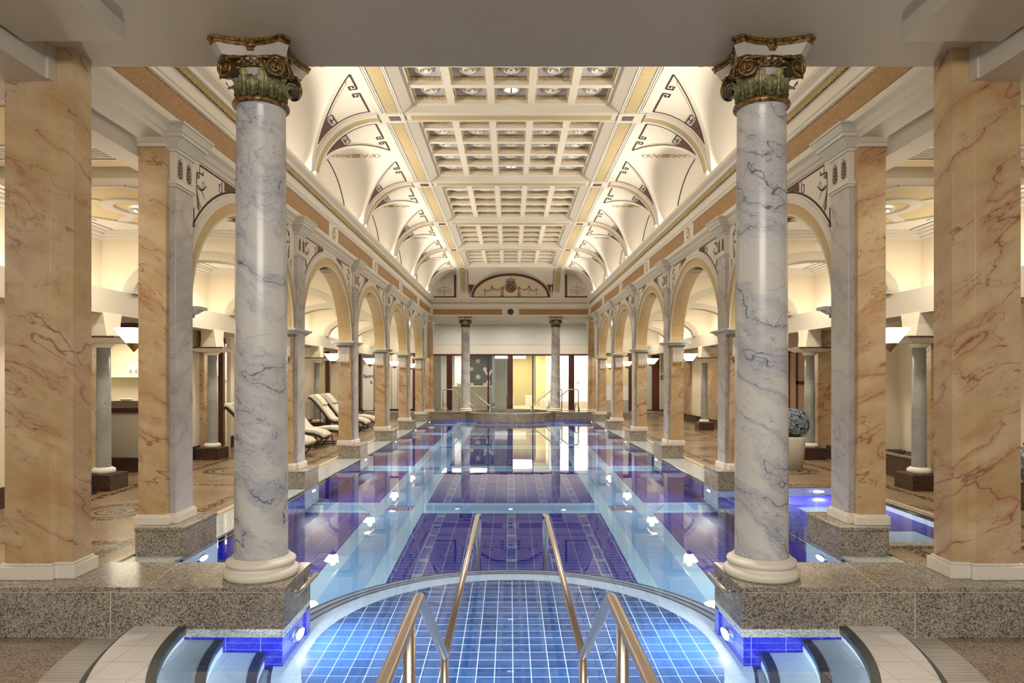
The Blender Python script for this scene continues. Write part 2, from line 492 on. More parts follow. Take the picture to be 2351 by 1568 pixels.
# ================================================================ SETTING
STEP = 4.02
PZ = [7.17 + STEP*i for i in range(6)]
RZ = [7.58 + STEP*i for i in range(6)]
SOF = 4.25
ZF = 28.95
SIDE = {-1: 'left', 1: 'right'}

# ---- floors
b = MB()
for s in (-1, 1):
    if s < 0: b.box(-9, -3.79, 5.5, 31.4, -.25, .02)
    else:
        b.box(3.79, 9, 11.05, 31.4, -.25, .02); b.box(5.42, 9, 5.5, 11.05, -.25, .02); b.box(3.79, 5.42, 5.5, 7.2, -.25, .02)
    b.box(s*3.79, s*9, 31.4, 32.6, -.25, .02)
struct(b.build('floor', MT['mosaic']))
# tan stone edging where the floor meets the water
b = MB()
b.box(-3.86, -3.775, 5.5, 28.3, -.2, .026)
b.box(3.775, 3.86, 11.05, 28.3, -.2, .026); b.box(5.38, 5.46, 7.2, 11.05, -.3, .026)
struct(b.build('trim_1', MT['edge']))
b = MB(); b.box(3.76, 5.46, 7.05, 7.2, -.3, .05)
struct(b.build('trim_2', MT['granite']))
# front floor with half round opening
def arc(R, c, n=64, a0=pi, a1=2*pi): return [(R*cos(a0+(a1-a0)*i/n), c+R*sin(a0+(a1-a0)*i/n)) for i in range(n+1)]
SC = 5.02
def ring_y(R, ymax): # half ring from angle where y=ymax downward
    a = math.asin(max(-1, min(1, (ymax-SC)/R))); return pi - a, 2*pi + a
def annulus(b, R0, R1, z0, z1, c=SC, ymax=4.86, n=72, m=0):
    a0, a1 = ring_y(R0, ymax); c0, c1 = ring_y(R1, ymax)
    v = []
    for i in range(n+1):
        t = i/n; a = a0+(a1-a0)*t; q = c0+(c1-c0)*t
        for R, an, z in ((R0,a,z0),(R1,q,z0),(R1,q,z1),(R0,a,z1)):
            v.append((R*cos(an), c+R*sin(an), z))
    f = []
    for i in range(n):
        for k in range(4): f.append((4*i+k, 4*i+(k+1)%4, 4*i+4+(k+1)%4, 4*i+4+k))
    f += [(0,1,2,3), (4*n+3,4*n+2,4*n+1,4*n)]
    b.add(v, f, m)
b = MB(); annulus(b, 3.02, 9.0, -.3, -.065)
struct(b.build('floor_front', MT['granite_floor']))
b = MB(); b.box(-9, -3.0, -4, 5.5, -.4, -.07); b.box(3.0, 9, -4, 5.5, -.4, -.07); b.box(-9, 9, -5, -1.5, -.4, -.07)
struct(b.build('floor_front_base', MT['granite_floor']))
pool = sroot('pool_steps')
def part(b, name, mat, par, **k): return b.build(name, mat, par, **k)
b = MB(); annulus(b, 2.71, 3.02, -.3, -.06); part(b, 'overflow_grate', MT['grate'], pool)
b = MB(); annulus(b, 2.70, 2.755, -.3, -.02); annulus(b, 2.33, 2.385, -.1, .0235); annulus(b, 2.66, 2.705, -.2, .021); part(b, 'slate_edging', MT['darktile'], pool)
b = MB(); annulus(b, 2.345, 2.70, -.72, .022); part(b, 'rim', MT['tilewhite'], pool)
b = MB(); annulus(b, 2.07, 2.35, -.75, -.21); part(b, 'upper_step', MT['tilelight'], pool)
b = MB(); annulus(b, 2.062, 2.125, -.30, -.208); part(b, 'upper_step_edging', MT['navytile'], pool)
b = MB(); annulus(b, 1.775, 2.08, -.8, -.45); part(b, 'lower_step', MT['tilelight'], pool)
b = MB(); annulus(b, 1.767, 1.83, -.55, -.448); part(b, 'lower_step_edging', MT['navytile'], pool)

# ---- pool basin
basin = sroot('pool_basin')
RC = 5.2
def disc(b, R, z0, z1, c=(0,RC), n=96, m=0): b.prism([(c[0]+R*cos(2*pi*i/n), c[1]+R*sin(2*pi*i/n)) for i in range(n)], z0, z1, 'z', m)
b = MB(); disc(b, 1.98, -1.7, -.69-.10); part(b, 'lowest_ring_step', MT['tilelight'], basin)
b = MB(); disc(b, 1.87, -1.7, -.69-.05); part(b, 'middle_ring_step', MT['tilelight'], basin)
b = MB(); disc(b, 1.76, -1.7, -.69); b.box(-1.66, 1.66, 2.6, 5.0, -1.2, -.695); part(b, 'ring_platform', MT['tilelight'], basin)
b = MB()
for R, z in ((1.76,-.69),(1.87,-.74),(1.98,-.79)):
    b.lathe([(R-.020,z+.001),(R+.003,z+.001),(R+.003,z-.025),(R-.020,z-.025)], (0,RC,0), 96, 0, False)
part(b, 'ring_step_edging', MT['navytile'], basin)
b = MB(); disc(b, 1.54, -.72, -.687); part(b, 'round_tiled_floor', MT['ring'], basin)
b = MB(); b.box(-3.5, 3.5, 5.45, 28.75, -1.75, -1.55); part(b, 'deep_floor', MT['poolfloor'], basin)
b = MB()
for s in (-1, 1):
    # wall blocks: cobalt between piers (leave the side bay open on the right between first and second pier)
    ys = [5.5] + [q for p in PZ for q in (p-.39, p+.39)] + [28.75]
    for i in range(0, len(ys), 2):
        if s > 0 and i == 2: continue
        b.box(s*3.27, s*3.6, ys[i], ys[i+1], -1.7, -.05)
    b.box(s*1.63, s*3.6, 5.40, 5.50, -1.7, -.12)
b.box(-3.5, 3.5, 28.6, 28.75, -1.7, -.05)
part(b, 'cobalt_wall', MT['cobalt'], basin)
b = MB()
for s in (-1, 1):
    for p in PZ: b.box(s*3.262, s*3.6, p-.39, p+.39, -1.7, -.13)
part(b, 'pale_wall_panel', MT['tilelight'], basin)
b = MB()   # granite ledge just under the water between the piers
for s in (-1, 1):
    for i in range(6):
        y0 = PZ[i]+.39; y1 = (PZ[i+1]-.39) if i < 5 else 28.7
        if s > 0 and i == 0: continue
        b.box(s*3.27, s*3.8, y0, y1, -.3, .012)
    b.box(s*3.27, s*3.8, 5.5, PZ[0]-.39, -.3, .012)
part(b, 'granite_ledge', MT['ledge'], basin)
# side bay on the right
b = MB(); b.box(3.27, 5.5, 7.1, 11.1, -1.2, -.62); part(b, 'side_bay_floor', MT['bayfloor'], basin)
b = MB(); b.box(5.38, 5.5, 7.1, 11.1, -1.0, -.03); b.box(3.6, 5.5, 10.98, 11.1, -1.0, -.03); b.box(3.6, 5.5, 7.08, 7.2, -1.0, -.03)
part(b, 'side_bay_wall', MT['tilelight'], basin)
# grip rail along the waterline
b = MB()
for s in (-1, 1):
    b.tube([(s*3.20, 5.6, -.02), (s*3.20, 28.5, -.02)], .014, 8)
o = part(b, 'waterline_rail', MT['chrome'], basin)
# ---- water
b = MB()
b.add([(-3.78,5.50,0),(3.78,5.50,0),(3.78,28.62,0),(-3.78,28.62,0)], [(0,1,2,3)])
b.add([(3.78,7.2,0),(5.385,7.2,0),(5.385,11.0,0),(3.78,11.0,0)], [(0,1,2,3)])
pts = [(-1.63,5.50),(-1.63,4.855)] + [p for p in arc(2.36, SC, 60, *ring_y(2.36, 4.855))] + [(1.63,4.855),(1.63,5.50)]
b.add([(x,y,0) for x,y in pts], [tuple(range(len(pts)))])
o = b.build('pool_water', MT['water'], fix=False); o['kind'] = 'structure'

# ---- granite plinth walls, near and far
def plinth_wall(name, s, y0, y1, gap_low=None):
    r = sroot(name)
    b = MB(); b.box(s*1.63, s*6.2, y0, y1, -.065, .262); part(b, 'plinth_body', MT['granite'], r, bevel=.004)
    b = MB(); b.box(s*1.622, s*6.2, y0-.008, y1+.008, .266, .30); part(b, 'plinth_coping', MT['granite'], r, bevel=.004)
    b = MB(); b.box(s*1.63, s*6.2, y0, y1, -.16, -.065); part(b, 'plinth_foot', MT['granite'], r)
    return r
for s in (-1, 1):
    r = plinth_wall('plinth_%s' % SIDE[s], s, 4.857, 5.505)
    b = MB(); b.box(s*1.645, s*2.75, 4.87, 5.49, -1.0, -.16); part(b, 'cobalt_footing', MT['cobaltfront'], r)
    b = MB()
    for x in (2.86, 4.1):
        b.box(s*x-.002, s*x+.002, 4.853, 4.87, -.06, .262); x -= .25
        b.add([(s*x-.002,4.85,.3006),(s*x+.002,4.85,.3006),(s*(x+.07)+.002,5.51,.3006),(s*(x+.07)-.002,5.51,.3006)], [(0,1,2,3)])
    b.box(s*1.63, s*6, 4.853, 4.87, .2625, .266); b.box(s*1.627, s*1.64, 4.87, 5.5, .2625, .266)
    part(b, 'joint', MT['stone_trim'], r)
    plinth_wall('plinth_far_%s' % SIDE[s], s, 28.62, 29.5)
b = MB(); b.box(-1.63, 1.63, 28.62, 28.95, -.1, .17); struct(b.build('trim_3', MT['granite'], bevel=.006))
b = MB()
for s in (-1, 1): b.box(s*3.4, s*3.9, 28.2, 29.0, -.1, .299)
struct(b.build('trim_4', MT['granite']))

# ---- whirlpool behind the far columns
wp = sroot('whirlpool_basin')
b = MB()
n = 64; Rw = 1.78; cw = 29.5
b.lathe([(Rw,-.5),(Rw,.30),(Rw+.28,.30),(Rw+.28,-.2)], (0,cw,0), n, 0, False); part(b, 'whirlpool_rim', MT['granite'], wp)
b = MB(); disc(b, Rw+.01, -.5, -.45, (0,cw)); b.lathe([(Rw-.004,-.5),(Rw-.004,.12)], (0,cw,0), n, 0, False)
part(b, 'whirlpool_tiling', plain('turquoise_tile', (.35,.72,.72), .3), wp)
b = MB(); b.add([(Rw*cos(2*pi*i/n)*.995, cw+Rw*sin(2*pi*i/n)*.995, .15) for i in range(n)], [tuple(range(n))])
o = b.build('whirlpool_water', MT['water'], fix=False); o['kind'] = 'structure'
b = MB()
for s in (-1, 1):
    b.prism([(s*4.0,29.4),(s*1.2,31.1),(s*1.2,32.6),(s*9,32.6),(s*9,31.3),(s*4,31.3)], 0.0, .2, 'z')
b.box(-1.2, 1.2, 31.2, 32.6, 0, .2)
for s in (-1, 1): b.prism([(s*1.6,29.49),(s*4.0,29.49),(s*4.0,31.3),(s*1.2,31.3),(s*1.9,30.3),(s*2.06,29.6)], 0, .21, 'z')
struct(b.build('floor_far_deck', MT['granite_floor']))

# ---- near soffit
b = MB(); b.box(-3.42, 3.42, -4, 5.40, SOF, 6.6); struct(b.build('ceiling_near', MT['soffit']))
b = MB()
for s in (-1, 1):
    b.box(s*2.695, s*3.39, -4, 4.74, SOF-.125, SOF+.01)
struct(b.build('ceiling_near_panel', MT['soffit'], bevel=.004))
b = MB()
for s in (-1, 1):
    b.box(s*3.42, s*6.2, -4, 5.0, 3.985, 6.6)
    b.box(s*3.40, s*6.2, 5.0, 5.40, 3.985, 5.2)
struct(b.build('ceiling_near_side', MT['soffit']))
# ---- side entablature
EP = [(3.80,4.20),(3.49,4.20),(3.47,4.24),(3.455,4.25),(3.43,4.30),(3.39,4.335),(3.385,4.36),(3.385,4.395),(3.41,4.40),(3.41,4.69),(3.395,4.70),(3.395,4.73),(3.38,4.75),(3.375,4.86),(3.355,4.875),(3.355,4.965),(3.33,4.98),(3.32,5.02),(3.27,5.07),(3.255,5.10),(3.255,5.13),(3.28,5.14),(3.80,5.14)]
for s in (-1, 1):
    b = MB(); b.prism([(s*u, z) for u, z in EP], 5.4, ZF+.7, 'y')
    r = struct(b.build('trim_entablature_%s' % SIDE[s], MT['white']))
    meds = [PZ[0]+1.93+STEP*i for i in range(5)]
    edges = [5.42] + [q for m_ in meds for q in (m_-.36, m_+.36)] + [ZF-.12]
    b = MB()
    for i in range(0, len(edges), 2): b.box(s*3.403, s*3.43, edges[i], edges[i+1], 4.43, 4.665)
    part(b, 'frieze_panel', MT['frieze'], r)
    b = MB()
    for i in range(0, len(edges), 2): b.box(s*3.399, s*3.43, edges[i], edges[i+1], 4.665, 4.677)
    b.box(s*3.35, s*3.4, 5.42, ZF, 4.962, 4.968); b.box(s*3.35, s*3.4, 5.42, ZF, 4.872, 4.878)
    part(b, 'gilt_fillet', MT['gold'], r)
    b = MB(); y = 5.43
    while y < ZF-.06:
        k = 6; v = []
        for i in range(k+1):
            a = pi*i/k; v += [(s*(3.357-.022*sin(a)), y+.058*i/k, 4.881), (s*(3.357-.03*sin(a)), y+.058*i/k+.012, 4.92), (s*(3.357-.012*sin(a)), y+.058*i/k+.03, 4.961)]
        b.add(v, [(3*i+q, 3*i+3+q, 3*i+4+q, 3*i+1+q) for i in range(k) for q in (0,1)], 0, True); y += .06
    part(b, 'gilt_leaf_moulding', MT['bead'], r, fix=False)
    # beam from the near pillar to the first pier, and beams over the aisle
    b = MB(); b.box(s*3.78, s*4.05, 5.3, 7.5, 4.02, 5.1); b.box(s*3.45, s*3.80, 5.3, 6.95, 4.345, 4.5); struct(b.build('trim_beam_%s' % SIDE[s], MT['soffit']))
# far entablature
b = MB(); b.prism([(ZF + (u-3.28), z) for u, z in EP], -3.5, 3.5, 'x')
r = struct(b.build('trim_entablature_far', MT['white']))
b = MB()
for s in (-1, 1): b.box(s*.36, s*3.30, ZF+.122, ZF+.15, 4.43, 4.665)
part(b, 'frieze_panel', MT['frieze'], r)
b = MB(); x = -3.3
while x < 3.3: b.ball((x, ZF+.075, 4.92), .026, 8, 0, 1.4); x += .075
part(b, 'gilt_leaf_moulding', MT['bead'], r, fix=False)
b = MB(); b.lathe([(.001,0),(.125,0),(.125,.03),(.10,.03),(.09,.015),(.001,.015)], (0,0,0), 32)
o = b.build('frieze_roundel', MT['granite_red']); o.location = (0, ZF+.128, 4.55); o.rotation_euler = (pi/2,0,0)
tag(o, 'round dark red marble boss in the middle of the far frieze below the clock', 'roundel', None, 'thing')
b = MB(); b.box(-3.5, 3.5, ZF+.17, ZF+.7, 4.27, 5.14); b.box(-3.5, 3.5, ZF+.7, 32.7, 4.27, 4.5); struct(b.build('ceiling_far', MT['soffit']))

# ---- arcade walls with arches
AR, AB, SP = 1.74, 1.34, 2.56
def ell(c, d, n=40): return [(c-(AR+d)*cos(pi*i/n), SP+(AB+d)*sin(pi*i/n)) for i in range(n+1)]
for s in (-1, 1):
    b = MB(); X0, X1 = s*3.505, s*3.775
    for i in range(5):
        c = PZ[i]+STEP/2; pts = [(PZ[i], SP)] + ell(c, 0) + [(PZ[i+1], SP)]
        for k in range(len(pts)-1):
            (ya, za), (yb, zb) = pts[k], pts[k+1]
            if abs(ya-yb) < 1e-6: continue
            b.add([(X0,ya,za),(X0,yb,zb),(X0,yb,4.22),(X0,ya,4.22)], [(0,1,2,3)], 0)
            b.add([(X1,ya,za),(X1,yb,zb),(X1,yb,4.22),(X1,ya,4.22)], [(3,2,1,0)], 2)
        e = ell(c, 0)
        for k in range(len(e)-1):
            b.add([(X0,*e[k]),(X0,*e[k+1]),(X1,*e[k+1]),(X1,*e[k])], [(0,1,2,3)], 1, True)
    b.add([(X0,PZ[5],SP),(X0,28.9,SP),(X0,28.9,4.22),(X0,PZ[5],4.22)], [(0,1,2,3)])
    r = struct(b.build('wall_%s_arcade' % SIDE[s], [MT['vault'], MT['yellowstone'], MT['cream']], fix=False))
    N = Vector((-s,0,0))
    def wl(y, z, d=0): return (s*(3.5045-d), y, z)
    for i in range(5):
        c = PZ[i]+STEP/2
        b = MB()
        def band(d0, d1, th, m=0):
            e0, e1 = ell(c, d0), ell(c, d1); v = []
            for k in range(len(e0)):
                v += [(s*3.505,*e0[k]),(s*3.505,*e1[k]),(s*(3.505-th),*e1[k]),(s*(3.505-th),*e0[k])]
            b.add(v, [(4*k+q, 4*k+(q+1)%4, 4*k+4+(q+1)%4, 4*k+4+q) for k in range(len(e0)-1) for q in range(4)], m, False)
        band(.0, .02, .022, 0); band(.02, .155, .012, 1); band(.155, .185, .03, 0); band(.185, .215, .02, 0); band(.215, .25, .028, 0)
        part(b, 'archivolt', [MT['white'], MT['yellowstone']], r, fix=False)
        # painted ornament on the spandrels
        b = MB()
        e = [p for p in ell(c, .285) if abs(p[0]-c) < 1.78]
        zt = 4.17
        arcpts = [p for p in e if p[1] < zt-.02]
        lo = [p for p in arcpts if p[0] < c]; hi = [p for p in arcpts if p[0] > c]
        for q in (lo, hi): b.ribbon([wl(*p) for p in q], N, .026, .003)
        for sg in (-1, 1):
            y_in = c + sg*.34; y_out = c + sg*1.52
            b.ribbon([wl(c+sg*.5, zt), wl(y_out, zt), wl(y_out, zt-.09), wl(y_out-sg*.09, zt-.09), wl(y_out-sg*.09, zt-.05)], N, .02, .003)
            z_at = lambda yy: SP+(AB+.285)*sqrt(max(0, 1-((yy-c)/(AR+.285))**2))
            # dark corner piece between arch and cornice with small key
            tri = [(c+sg*.46, zt), (c+sg*.86, zt), (c+sg*.86, z_at(c+sg*.86)+.02), (c+sg*.46, min(zt-.005, z_at(c+sg*.46)+.02))]
            b.add([wl(y,z,.004) for y,z in tri], [(0,1,2,3)], 1)
            y0 = c+sg*.93
            b.ribbon([wl(y0,zt-.02), wl(y0,zt-.16), wl(y0+sg*.07,zt-.16), wl(y0+sg*.07,zt-.07), wl(y0+sg*.035,zt-.07)], N, .016, .003)
            # floral spray beside the capital
            fy = c+sg*1.60; fz = 3.92
            for k, (dy, dz, L) in enumerate([(-.25,.06,.3),(-.20,-.10,.3),(-.07,-.28,.34),(-.04,.15,.2),(-.13,-.22,.3)]):
                pts = []
                for t in range(7):
                    q = t/6; pts.append(wl(fy+sg*dy*q, fz+dz*q+.05*sin(q*pi)*(1 if k % 2 else -1)))
                b.ribbon(pts, N, [.004+.018*sin(pi*t/6) for t in range(7)], .003, 2 if k in (1,4) else 0)
            for (dy, dz) in ((-.18,.05),(-.05,-.22)):
                pts = [wl(fy+sg*(dy+.03*cos(2*pi*t/10)), fz+dz+.035*sin(2*pi*t/10)) for t in range(11)]
                b.ribbon(pts, N, .012, .003, 2)
            sp = [wl(fy+sg*(-.05+.05*cos(.9*t)*(1-t/9)), fz+.12+.05*sin(.9*t)*(1-t/9)) for t in range(9)]
            b.ribbon(sp, N, .013, .003)
            b.ribbon([wl(fy+sg*.06,3.66), wl(fy+sg*.06,3.44), wl(fy+sg*.03,3.44), wl(fy+sg*.03,3.48)], N, .018, .003)
        for k in range(3):
            b.ribbon([wl(c+.05*cos(2*pi*t/8), 4.125+.016*k-.03+.012*sin(2*pi*t/8)) for t in range(9)], N, .006, .003, 2)
        b.add([(s*3.56,c-.13,SP+AB-.012),(s*3.72,c-.13,SP+AB-.012),(s*3.72,c+.13,SP+AB-.012),(s*3.56,c+.13,SP+AB-.012)], [(0,1,2,3)], 1)
        for k in range(5): b.ribbon([(s*3.64+.10*cos(2*pi*t/8), c+(k-2)*.11+.04*sin(2*pi*t/8), SP+AB-.02-.02*abs(k-2)) for t in range(9)], Vector((0,0,-1)), .010, .003, 1)
        part(b, 'painted_ornament', [MT['black'], MT['brown'], MT['greypaint']], r, fix=False)

# ---- vault
HC = 6.20; ZC = 5.14; VH = HC-ZC; U0, VR = 2.25, 1.10; A = STEP/2-.2
vault = sroot('ceiling_vault')
def mz(u): return ZC+VH*sqrt(max(0,1-((u-U0)/VR)**2))
UL = 4.25
for s in (-1, 1):
    b = MB()
    bays = [(RZ[i]+STEP/2, -1, 1) for i in range(5)] + [(RZ[0]-STEP/2, -.05, 1)]
    for yc, t0, t1 in bays:
        def main(p, q):
            t = t0+(t1-t0)*p; u = U0 + VR*abs(t)*q; th = abs(t)*q
            return (s*u, yc+A*t, ZC+VH*sqrt(max(0,1-th*th)))
        def lun(p, q):
            t = t0+(t1-t0)*p; g = U0+VR*abs(t); u = g+(UL-g)*q
            return (s*u, yc+A*t, ZC+VH*sqrt(max(0,1-t*t)))
        b.grid(main, 48, 10, 0, True); b.grid(lun, 48, 8, 0, True)
        ts = [t0+(t1-t0)*i/40 for i in range(41)]
        v = []
        for t in ts: v += [(s*UL, yc+A*t, ZC-.02), (s*UL, yc+A*t, ZC+VH*sqrt(max(0,1-t*t)))]
        b.add(v, [(2*i,2*i+2,2*i+3,2*i+1) for i in range(40)], 0)
    # vault strip past the last rib to the far wall
    b.grid(lambda p, q: (s*(U0+VR*sin(q*pi/2)), RZ[5]+.2+(ZF+.1-RZ[5]-.2)*p, ZC+VH*cos(q*pi/2)), 4, 24)
    part(b, 'vault_shell', MT['vault'], vault, fix=False)
    # ribs
    for y in RZ:
        b = MB()
        def rb(y0, y1, d, m):
            v = []; n = 28
            for i in range(n+1):
                th = pi/2*i/n; ro, ri = VR+.03, VR-d; k = VH/VR
                for yy, rr in ((y0,ro),(y1,ro),(y1,ri),(y0,ri)): v.append((s*(U0+rr*sin(th)), yy, ZC+rr*k*cos(th)))
            b.add(v, [(4*i+q, 4*i+(q+1)%4, 4*i+4+(q+1)%4, 4*i+4+q) for i in range(n) for q in range(4)], m, False)
        rb(y-.2, y+.2, .03, 0); rb(y-.16, y-.085, .045, 0); rb(y+.085, y+.16, .045, 0); rb(y-.085, y+.085, .034, 1)
        b.box(s*3.26, s*3.6, y-.2, y+.2, ZC-.01, ZC+.09, 0)
        part(b, 'vault_rib', [MT['vault'], MT['inlay']], vault, fix=False)
    # painted outlines on the vault panels
    b = MB()
    def SPt(yr, dr, e, th, off=.006):
        r = VR-off; return (s*(U0+r*sin(th)), yr+dr*(.2+e), ZC+r*VH/VR*cos(th))
    def SN(th): return Vector((-s*sin(th),0,-cos(th)))
    for j, yr in enumerate(RZ):
        for dr in (-1, 1):
            if j == 5 and dr > 0: continue
            if j == 0 and dr < 0: continue
            gi = .16   # inset from groin
            f = lambda e: math.asin(max(0,min(1, 1-(e+gi)/A)))
            e0, t0_ = .07, .10
            thm = f(e0)
            path = [SPt(yr,dr,e0,t0_+(thm-t0_)*k/20) for k in range(21)]; nn = [SN(t0_+(thm-t0_)*k/20) for k in range(21)]
            b.ribbon(path, lambda i: nn[i], .018, .003)
            em = A*(1-sin(t0_))-gi
            es = [e0+(em-e0)*k/30 for k in range(31)]
            p2 = [SPt(yr,dr,e,max(t0_,f(e))) for e in es]; n2 = [SN(max(t0_,f(e))) for e in es]
            b.ribbon(p2, lambda i: n2[i], .018, .003)
            ea = em*.55; eb = em*.66
            for x0, x1 in ((e0,ea),(eb,em)):
                b.ribbon([SPt(yr,dr,x0,t0_), SPt(yr,dr,x1,t0_)], SN(t0_), .022, .003)
            for x0, d in ((ea,-1),(eb,1)):
                key = [(0,0),(0,.10),(.11,.10),(.11,.045),(.05,.045)]
                pp = [SPt(yr,dr,x0+d*a,t0_+q) for a,q in key]
                b.ribbon(pp, SN(t0_+.08), .026, .003)
            e_i = .13
            es = [e0+.06+(em-.2-e0)*k/16 for k in range(17)]
            b.ribbon([SPt(yr,dr,e,max(t0_+.1,f(e+.09))) for e in es], lambda i: SN(max(t0_+.1,f(es[i]+.09))), .007, .002, 2)
            # brown foot piece
            th0 = thm-.34
            v = []
            for k in range(9):
                th = th0+(thm-th0)*k/8
                eg = A*(1-sin(th))-gi
                v += [SPt(yr,dr,e0,th,.010), SPt(yr,dr,max(e0,eg),th,.010)]
            b.add(v, [(2*k,2*k+1,2*k+3,2*k+2) for k in range(8)], 1)
            eg = A*(1-sin(th0))-gi
            for q in (0, 1):
                ce = e0+.02 if q == 0 else eg-.02; d = 1 if q == 0 else -1; w = max(.05,(eg-e0)*.42)
                pp = [SPt(yr,dr,ce,th0), SPt(yr,dr,ce,th0-.10), SPt(yr,dr,ce+d*w,th0-.10), SPt(yr,dr,ce+d*w,th0-.035), SPt(yr,dr,ce+d*w*.5,th0-.035), SPt(yr,dr,ce+d*w*.5,th0-.065)]
                b.ribbon(pp, SN(th0-.1), .020, .003)
    for yc, t0, t1 in bays:
        lo_ = max(t0,-.93)
        for uu, w in ((4.235,.03),(3.72,.022)):
            ts = [lo_+(.93-lo_)*k/36 for k in range(37)]
            ts = [t for t in ts if uu > U0+VR*abs(t)+.02]
            pp = []; nn = []
            for t in ts:
                zz = ZC+VH*sqrt(1-t*t); nv = Vector((0,-t*VH/A,-sqrt(1-t*t))).normalized()
                pp.append((s*uu, yc+A*t, zz)); nn.append(nv)
            if len(pp) > 3: 
                nq = list(nn); b.ribbon([Vector(p)+n_*.004 for p,n_ in zip(pp,nn)], lambda i: nq[i], w, .003)
        if t0 < -.5:   # scroll painted on the crown
            for k in range(9):
                q = (k-4)/4.0
                b.ribbon([(s*(3.1+.42*q+.06*cos(.8*m_+k)), yc+.10*sin(.9*m_+k*1.7), ZC+VH-.012) for m_ in range(8)], Vector((0,0,-1)), .016, .002, 3 if k % 2 else 2)
            b.add([(s*3.03,yc-.07,ZC+VH-.014),(s*3.17,yc-.07,ZC+VH-.014),(s*3.17,yc+.07,ZC+VH-.014),(s*3.03,yc+.07,ZC+VH-.014)], [(0,1,2,3)], 3)
            b.add([(s*3.66,yc-.14,ZC+VH-.016),(s*3.69,yc-.14,ZC+VH-.016),(s*3.69,yc+.14,ZC+VH-.016),(s*3.66,yc+.14,ZC+VH-.016)], [(0,1,2,3)], 3)
    part(b, 'vault_painting', [MT['black'], MT['brown'], MT['greypaint'], MT['ochre']], vault, fix=False)

# ---- coffered ceiling
ceil = sroot('ceiling')
GZ = HC+.13; TZ = GZ+.125
b = MB()
for s in (-1, 1):
    y0, y1 = 5.4, RZ[5]+.25
    b.box(s*1.80, s*2.26, y0, y1, HC, TZ+.05)
    b.prism([(s*1.80,HC),(s*1.66,GZ),(s*1.66,TZ+.05),(s*1.80,TZ+.05)], y0, y1, 'y')
    for u in (1.825, 1.855, 2.105, 2.14, 2.175): b.box(s*(u-.009), s*(u+.009), y0, y1, HC-.014, HC)
for y in RZ:
    b.box(-1.84, 1.84, y-.20, y+.20, HC, TZ+.05); b.box(-1.84, 1.84, y-.15, y-.12, HC-.014, HC); b.box(-1.84, 1.84, y+.12, y+.15, HC-.014, HC)
    for s in (-1, 1): b.box(s*1.81, s*2.26, y-.2, y+.2, HC-.02, HC)
part(b, 'ceiling_beam', MT['white'], ceil)
b = MB()
ys = [5.4] + [q for y in RZ for q in (y-.2, y+.2)]
for s in (-1, 1):
    for i in range(0, len(ys)-1, 2): b.box(s*1.88, s*2.08, ys[i]+.02, ys[i+1]-.02, HC-.006, HC)
for y in RZ: b.box(-1.70, 1.70, y-.095, y+.095, HC-.006, HC)
part(b, 'ochre_band', MT['inlay'], ceil)
b = MB()
for y in RZ:
    for s in (-1, 1): b.box(s*1.89, s*2.07, y-.09, y+.09, HC-.028, HC-.018)
part(b, 'dark_inlay', MT['granite_red'], ceil)
cof = []
for i in range(-1, 5):
    y0 = RZ[i]+.2 if i >= 0 else RZ[0]-STEP+.2
    L = STEP-.4; cy = L/5; cx = 3.32/5
    b = MB(); g = MB(); pnl = MB()
    for k in range(5):
        if y0+cy*(k+1) < 5.4: continue
        for m_ in range(5):
            xa = -1.66+cx*m_; ya = y0+cy*k; hw = .055
            x0, x1, yy0, yy1 = xa+hw, xa+cx-hw, ya+hw, ya+cy-hw
            # grid bars (an L of bars per cell) and inner sides
            b.box(xa, xa+cx, ya, yy0, GZ, TZ); b.box(xa, xa+cx, yy1, ya+cy, GZ, TZ)
            b.box(xa, x0, yy0, yy1, GZ, TZ); b.box(x1, xa+cx, yy0, yy1, GZ, TZ)
            w = .035
            g.box(x0, x1, yy0, yy0+w, TZ-.055, TZ-.015); g.box(x0, x1, yy1-w, yy1, TZ-.055, TZ-.015)
            g.box(x0, x0+w, yy0+w, yy1-w, TZ-.055, TZ-.015); g.box(x1-w, x1, yy0+w, yy1-w, TZ-.055, TZ-.015)
            if i >= 0: cof.append((xa+cx/2, ya+cy/2, i, k, m_))
    pnl.box(-1.68, 1.68, max(5.4,y0), y0+L, TZ-.005, TZ+.04)
    part(b, 'coffer_grid', MT['white'], ceil, fix=False); part(g, 'gilt_coffer_trim', MT['gilt'], ceil, fix=False); part(pnl, 'coffer_panel', MT['coffer'], ceil)
b = MB(); b.box(-1.86, 1.86, RZ[5]+.2, RZ[5]+.3, HC-.01, TZ); struct(b.build('trim_5', MT['white']))

# ---- far end of the vault : quarter vault with clock lunette
endv = sroot('wall_far_lunette')
YE = RZ[5]+.2; RE = ZF+.1-YE; AE = 1.75
b = MB()
def e_main(p, q):
    t = -1+2*p; th = abs(t)*q
    return (AE*t, YE+RE*th, ZC+VH*sqrt(max(0,1-th*th)))
def e_lun(p, q):
    t = -1+2*p; g = YE+RE*abs(t)
    return (AE*t, g+(ZF+.32-g)*q, ZC+(VH)*sqrt(max(0,1-t*t)))
b.grid(e_main, 60, 8); b.grid(e_lun, 60, 4)
for s in (-1, 1):
    b.grid(lambda p, q: (s*(AE+(U0-AE)*p), YE+RE*sin(q*pi/2), ZC+VH*cos(q*pi/2)), 2, 20)
    n = 24; v = [(s*U0, ZF+.095, ZC-.02)]
    for i in range(n+1): v.append((s*(U0+VR*sin(pi/2*i/n)), ZF+.095, ZC+VH*cos(pi/2*i/n)))
    b.add(v, [tuple(range(len(v)))])
    v = [(s*AE,0,0)]
part(b, 'end_vault_shell', MT['vault'], endv, fix=False)
b = MB()
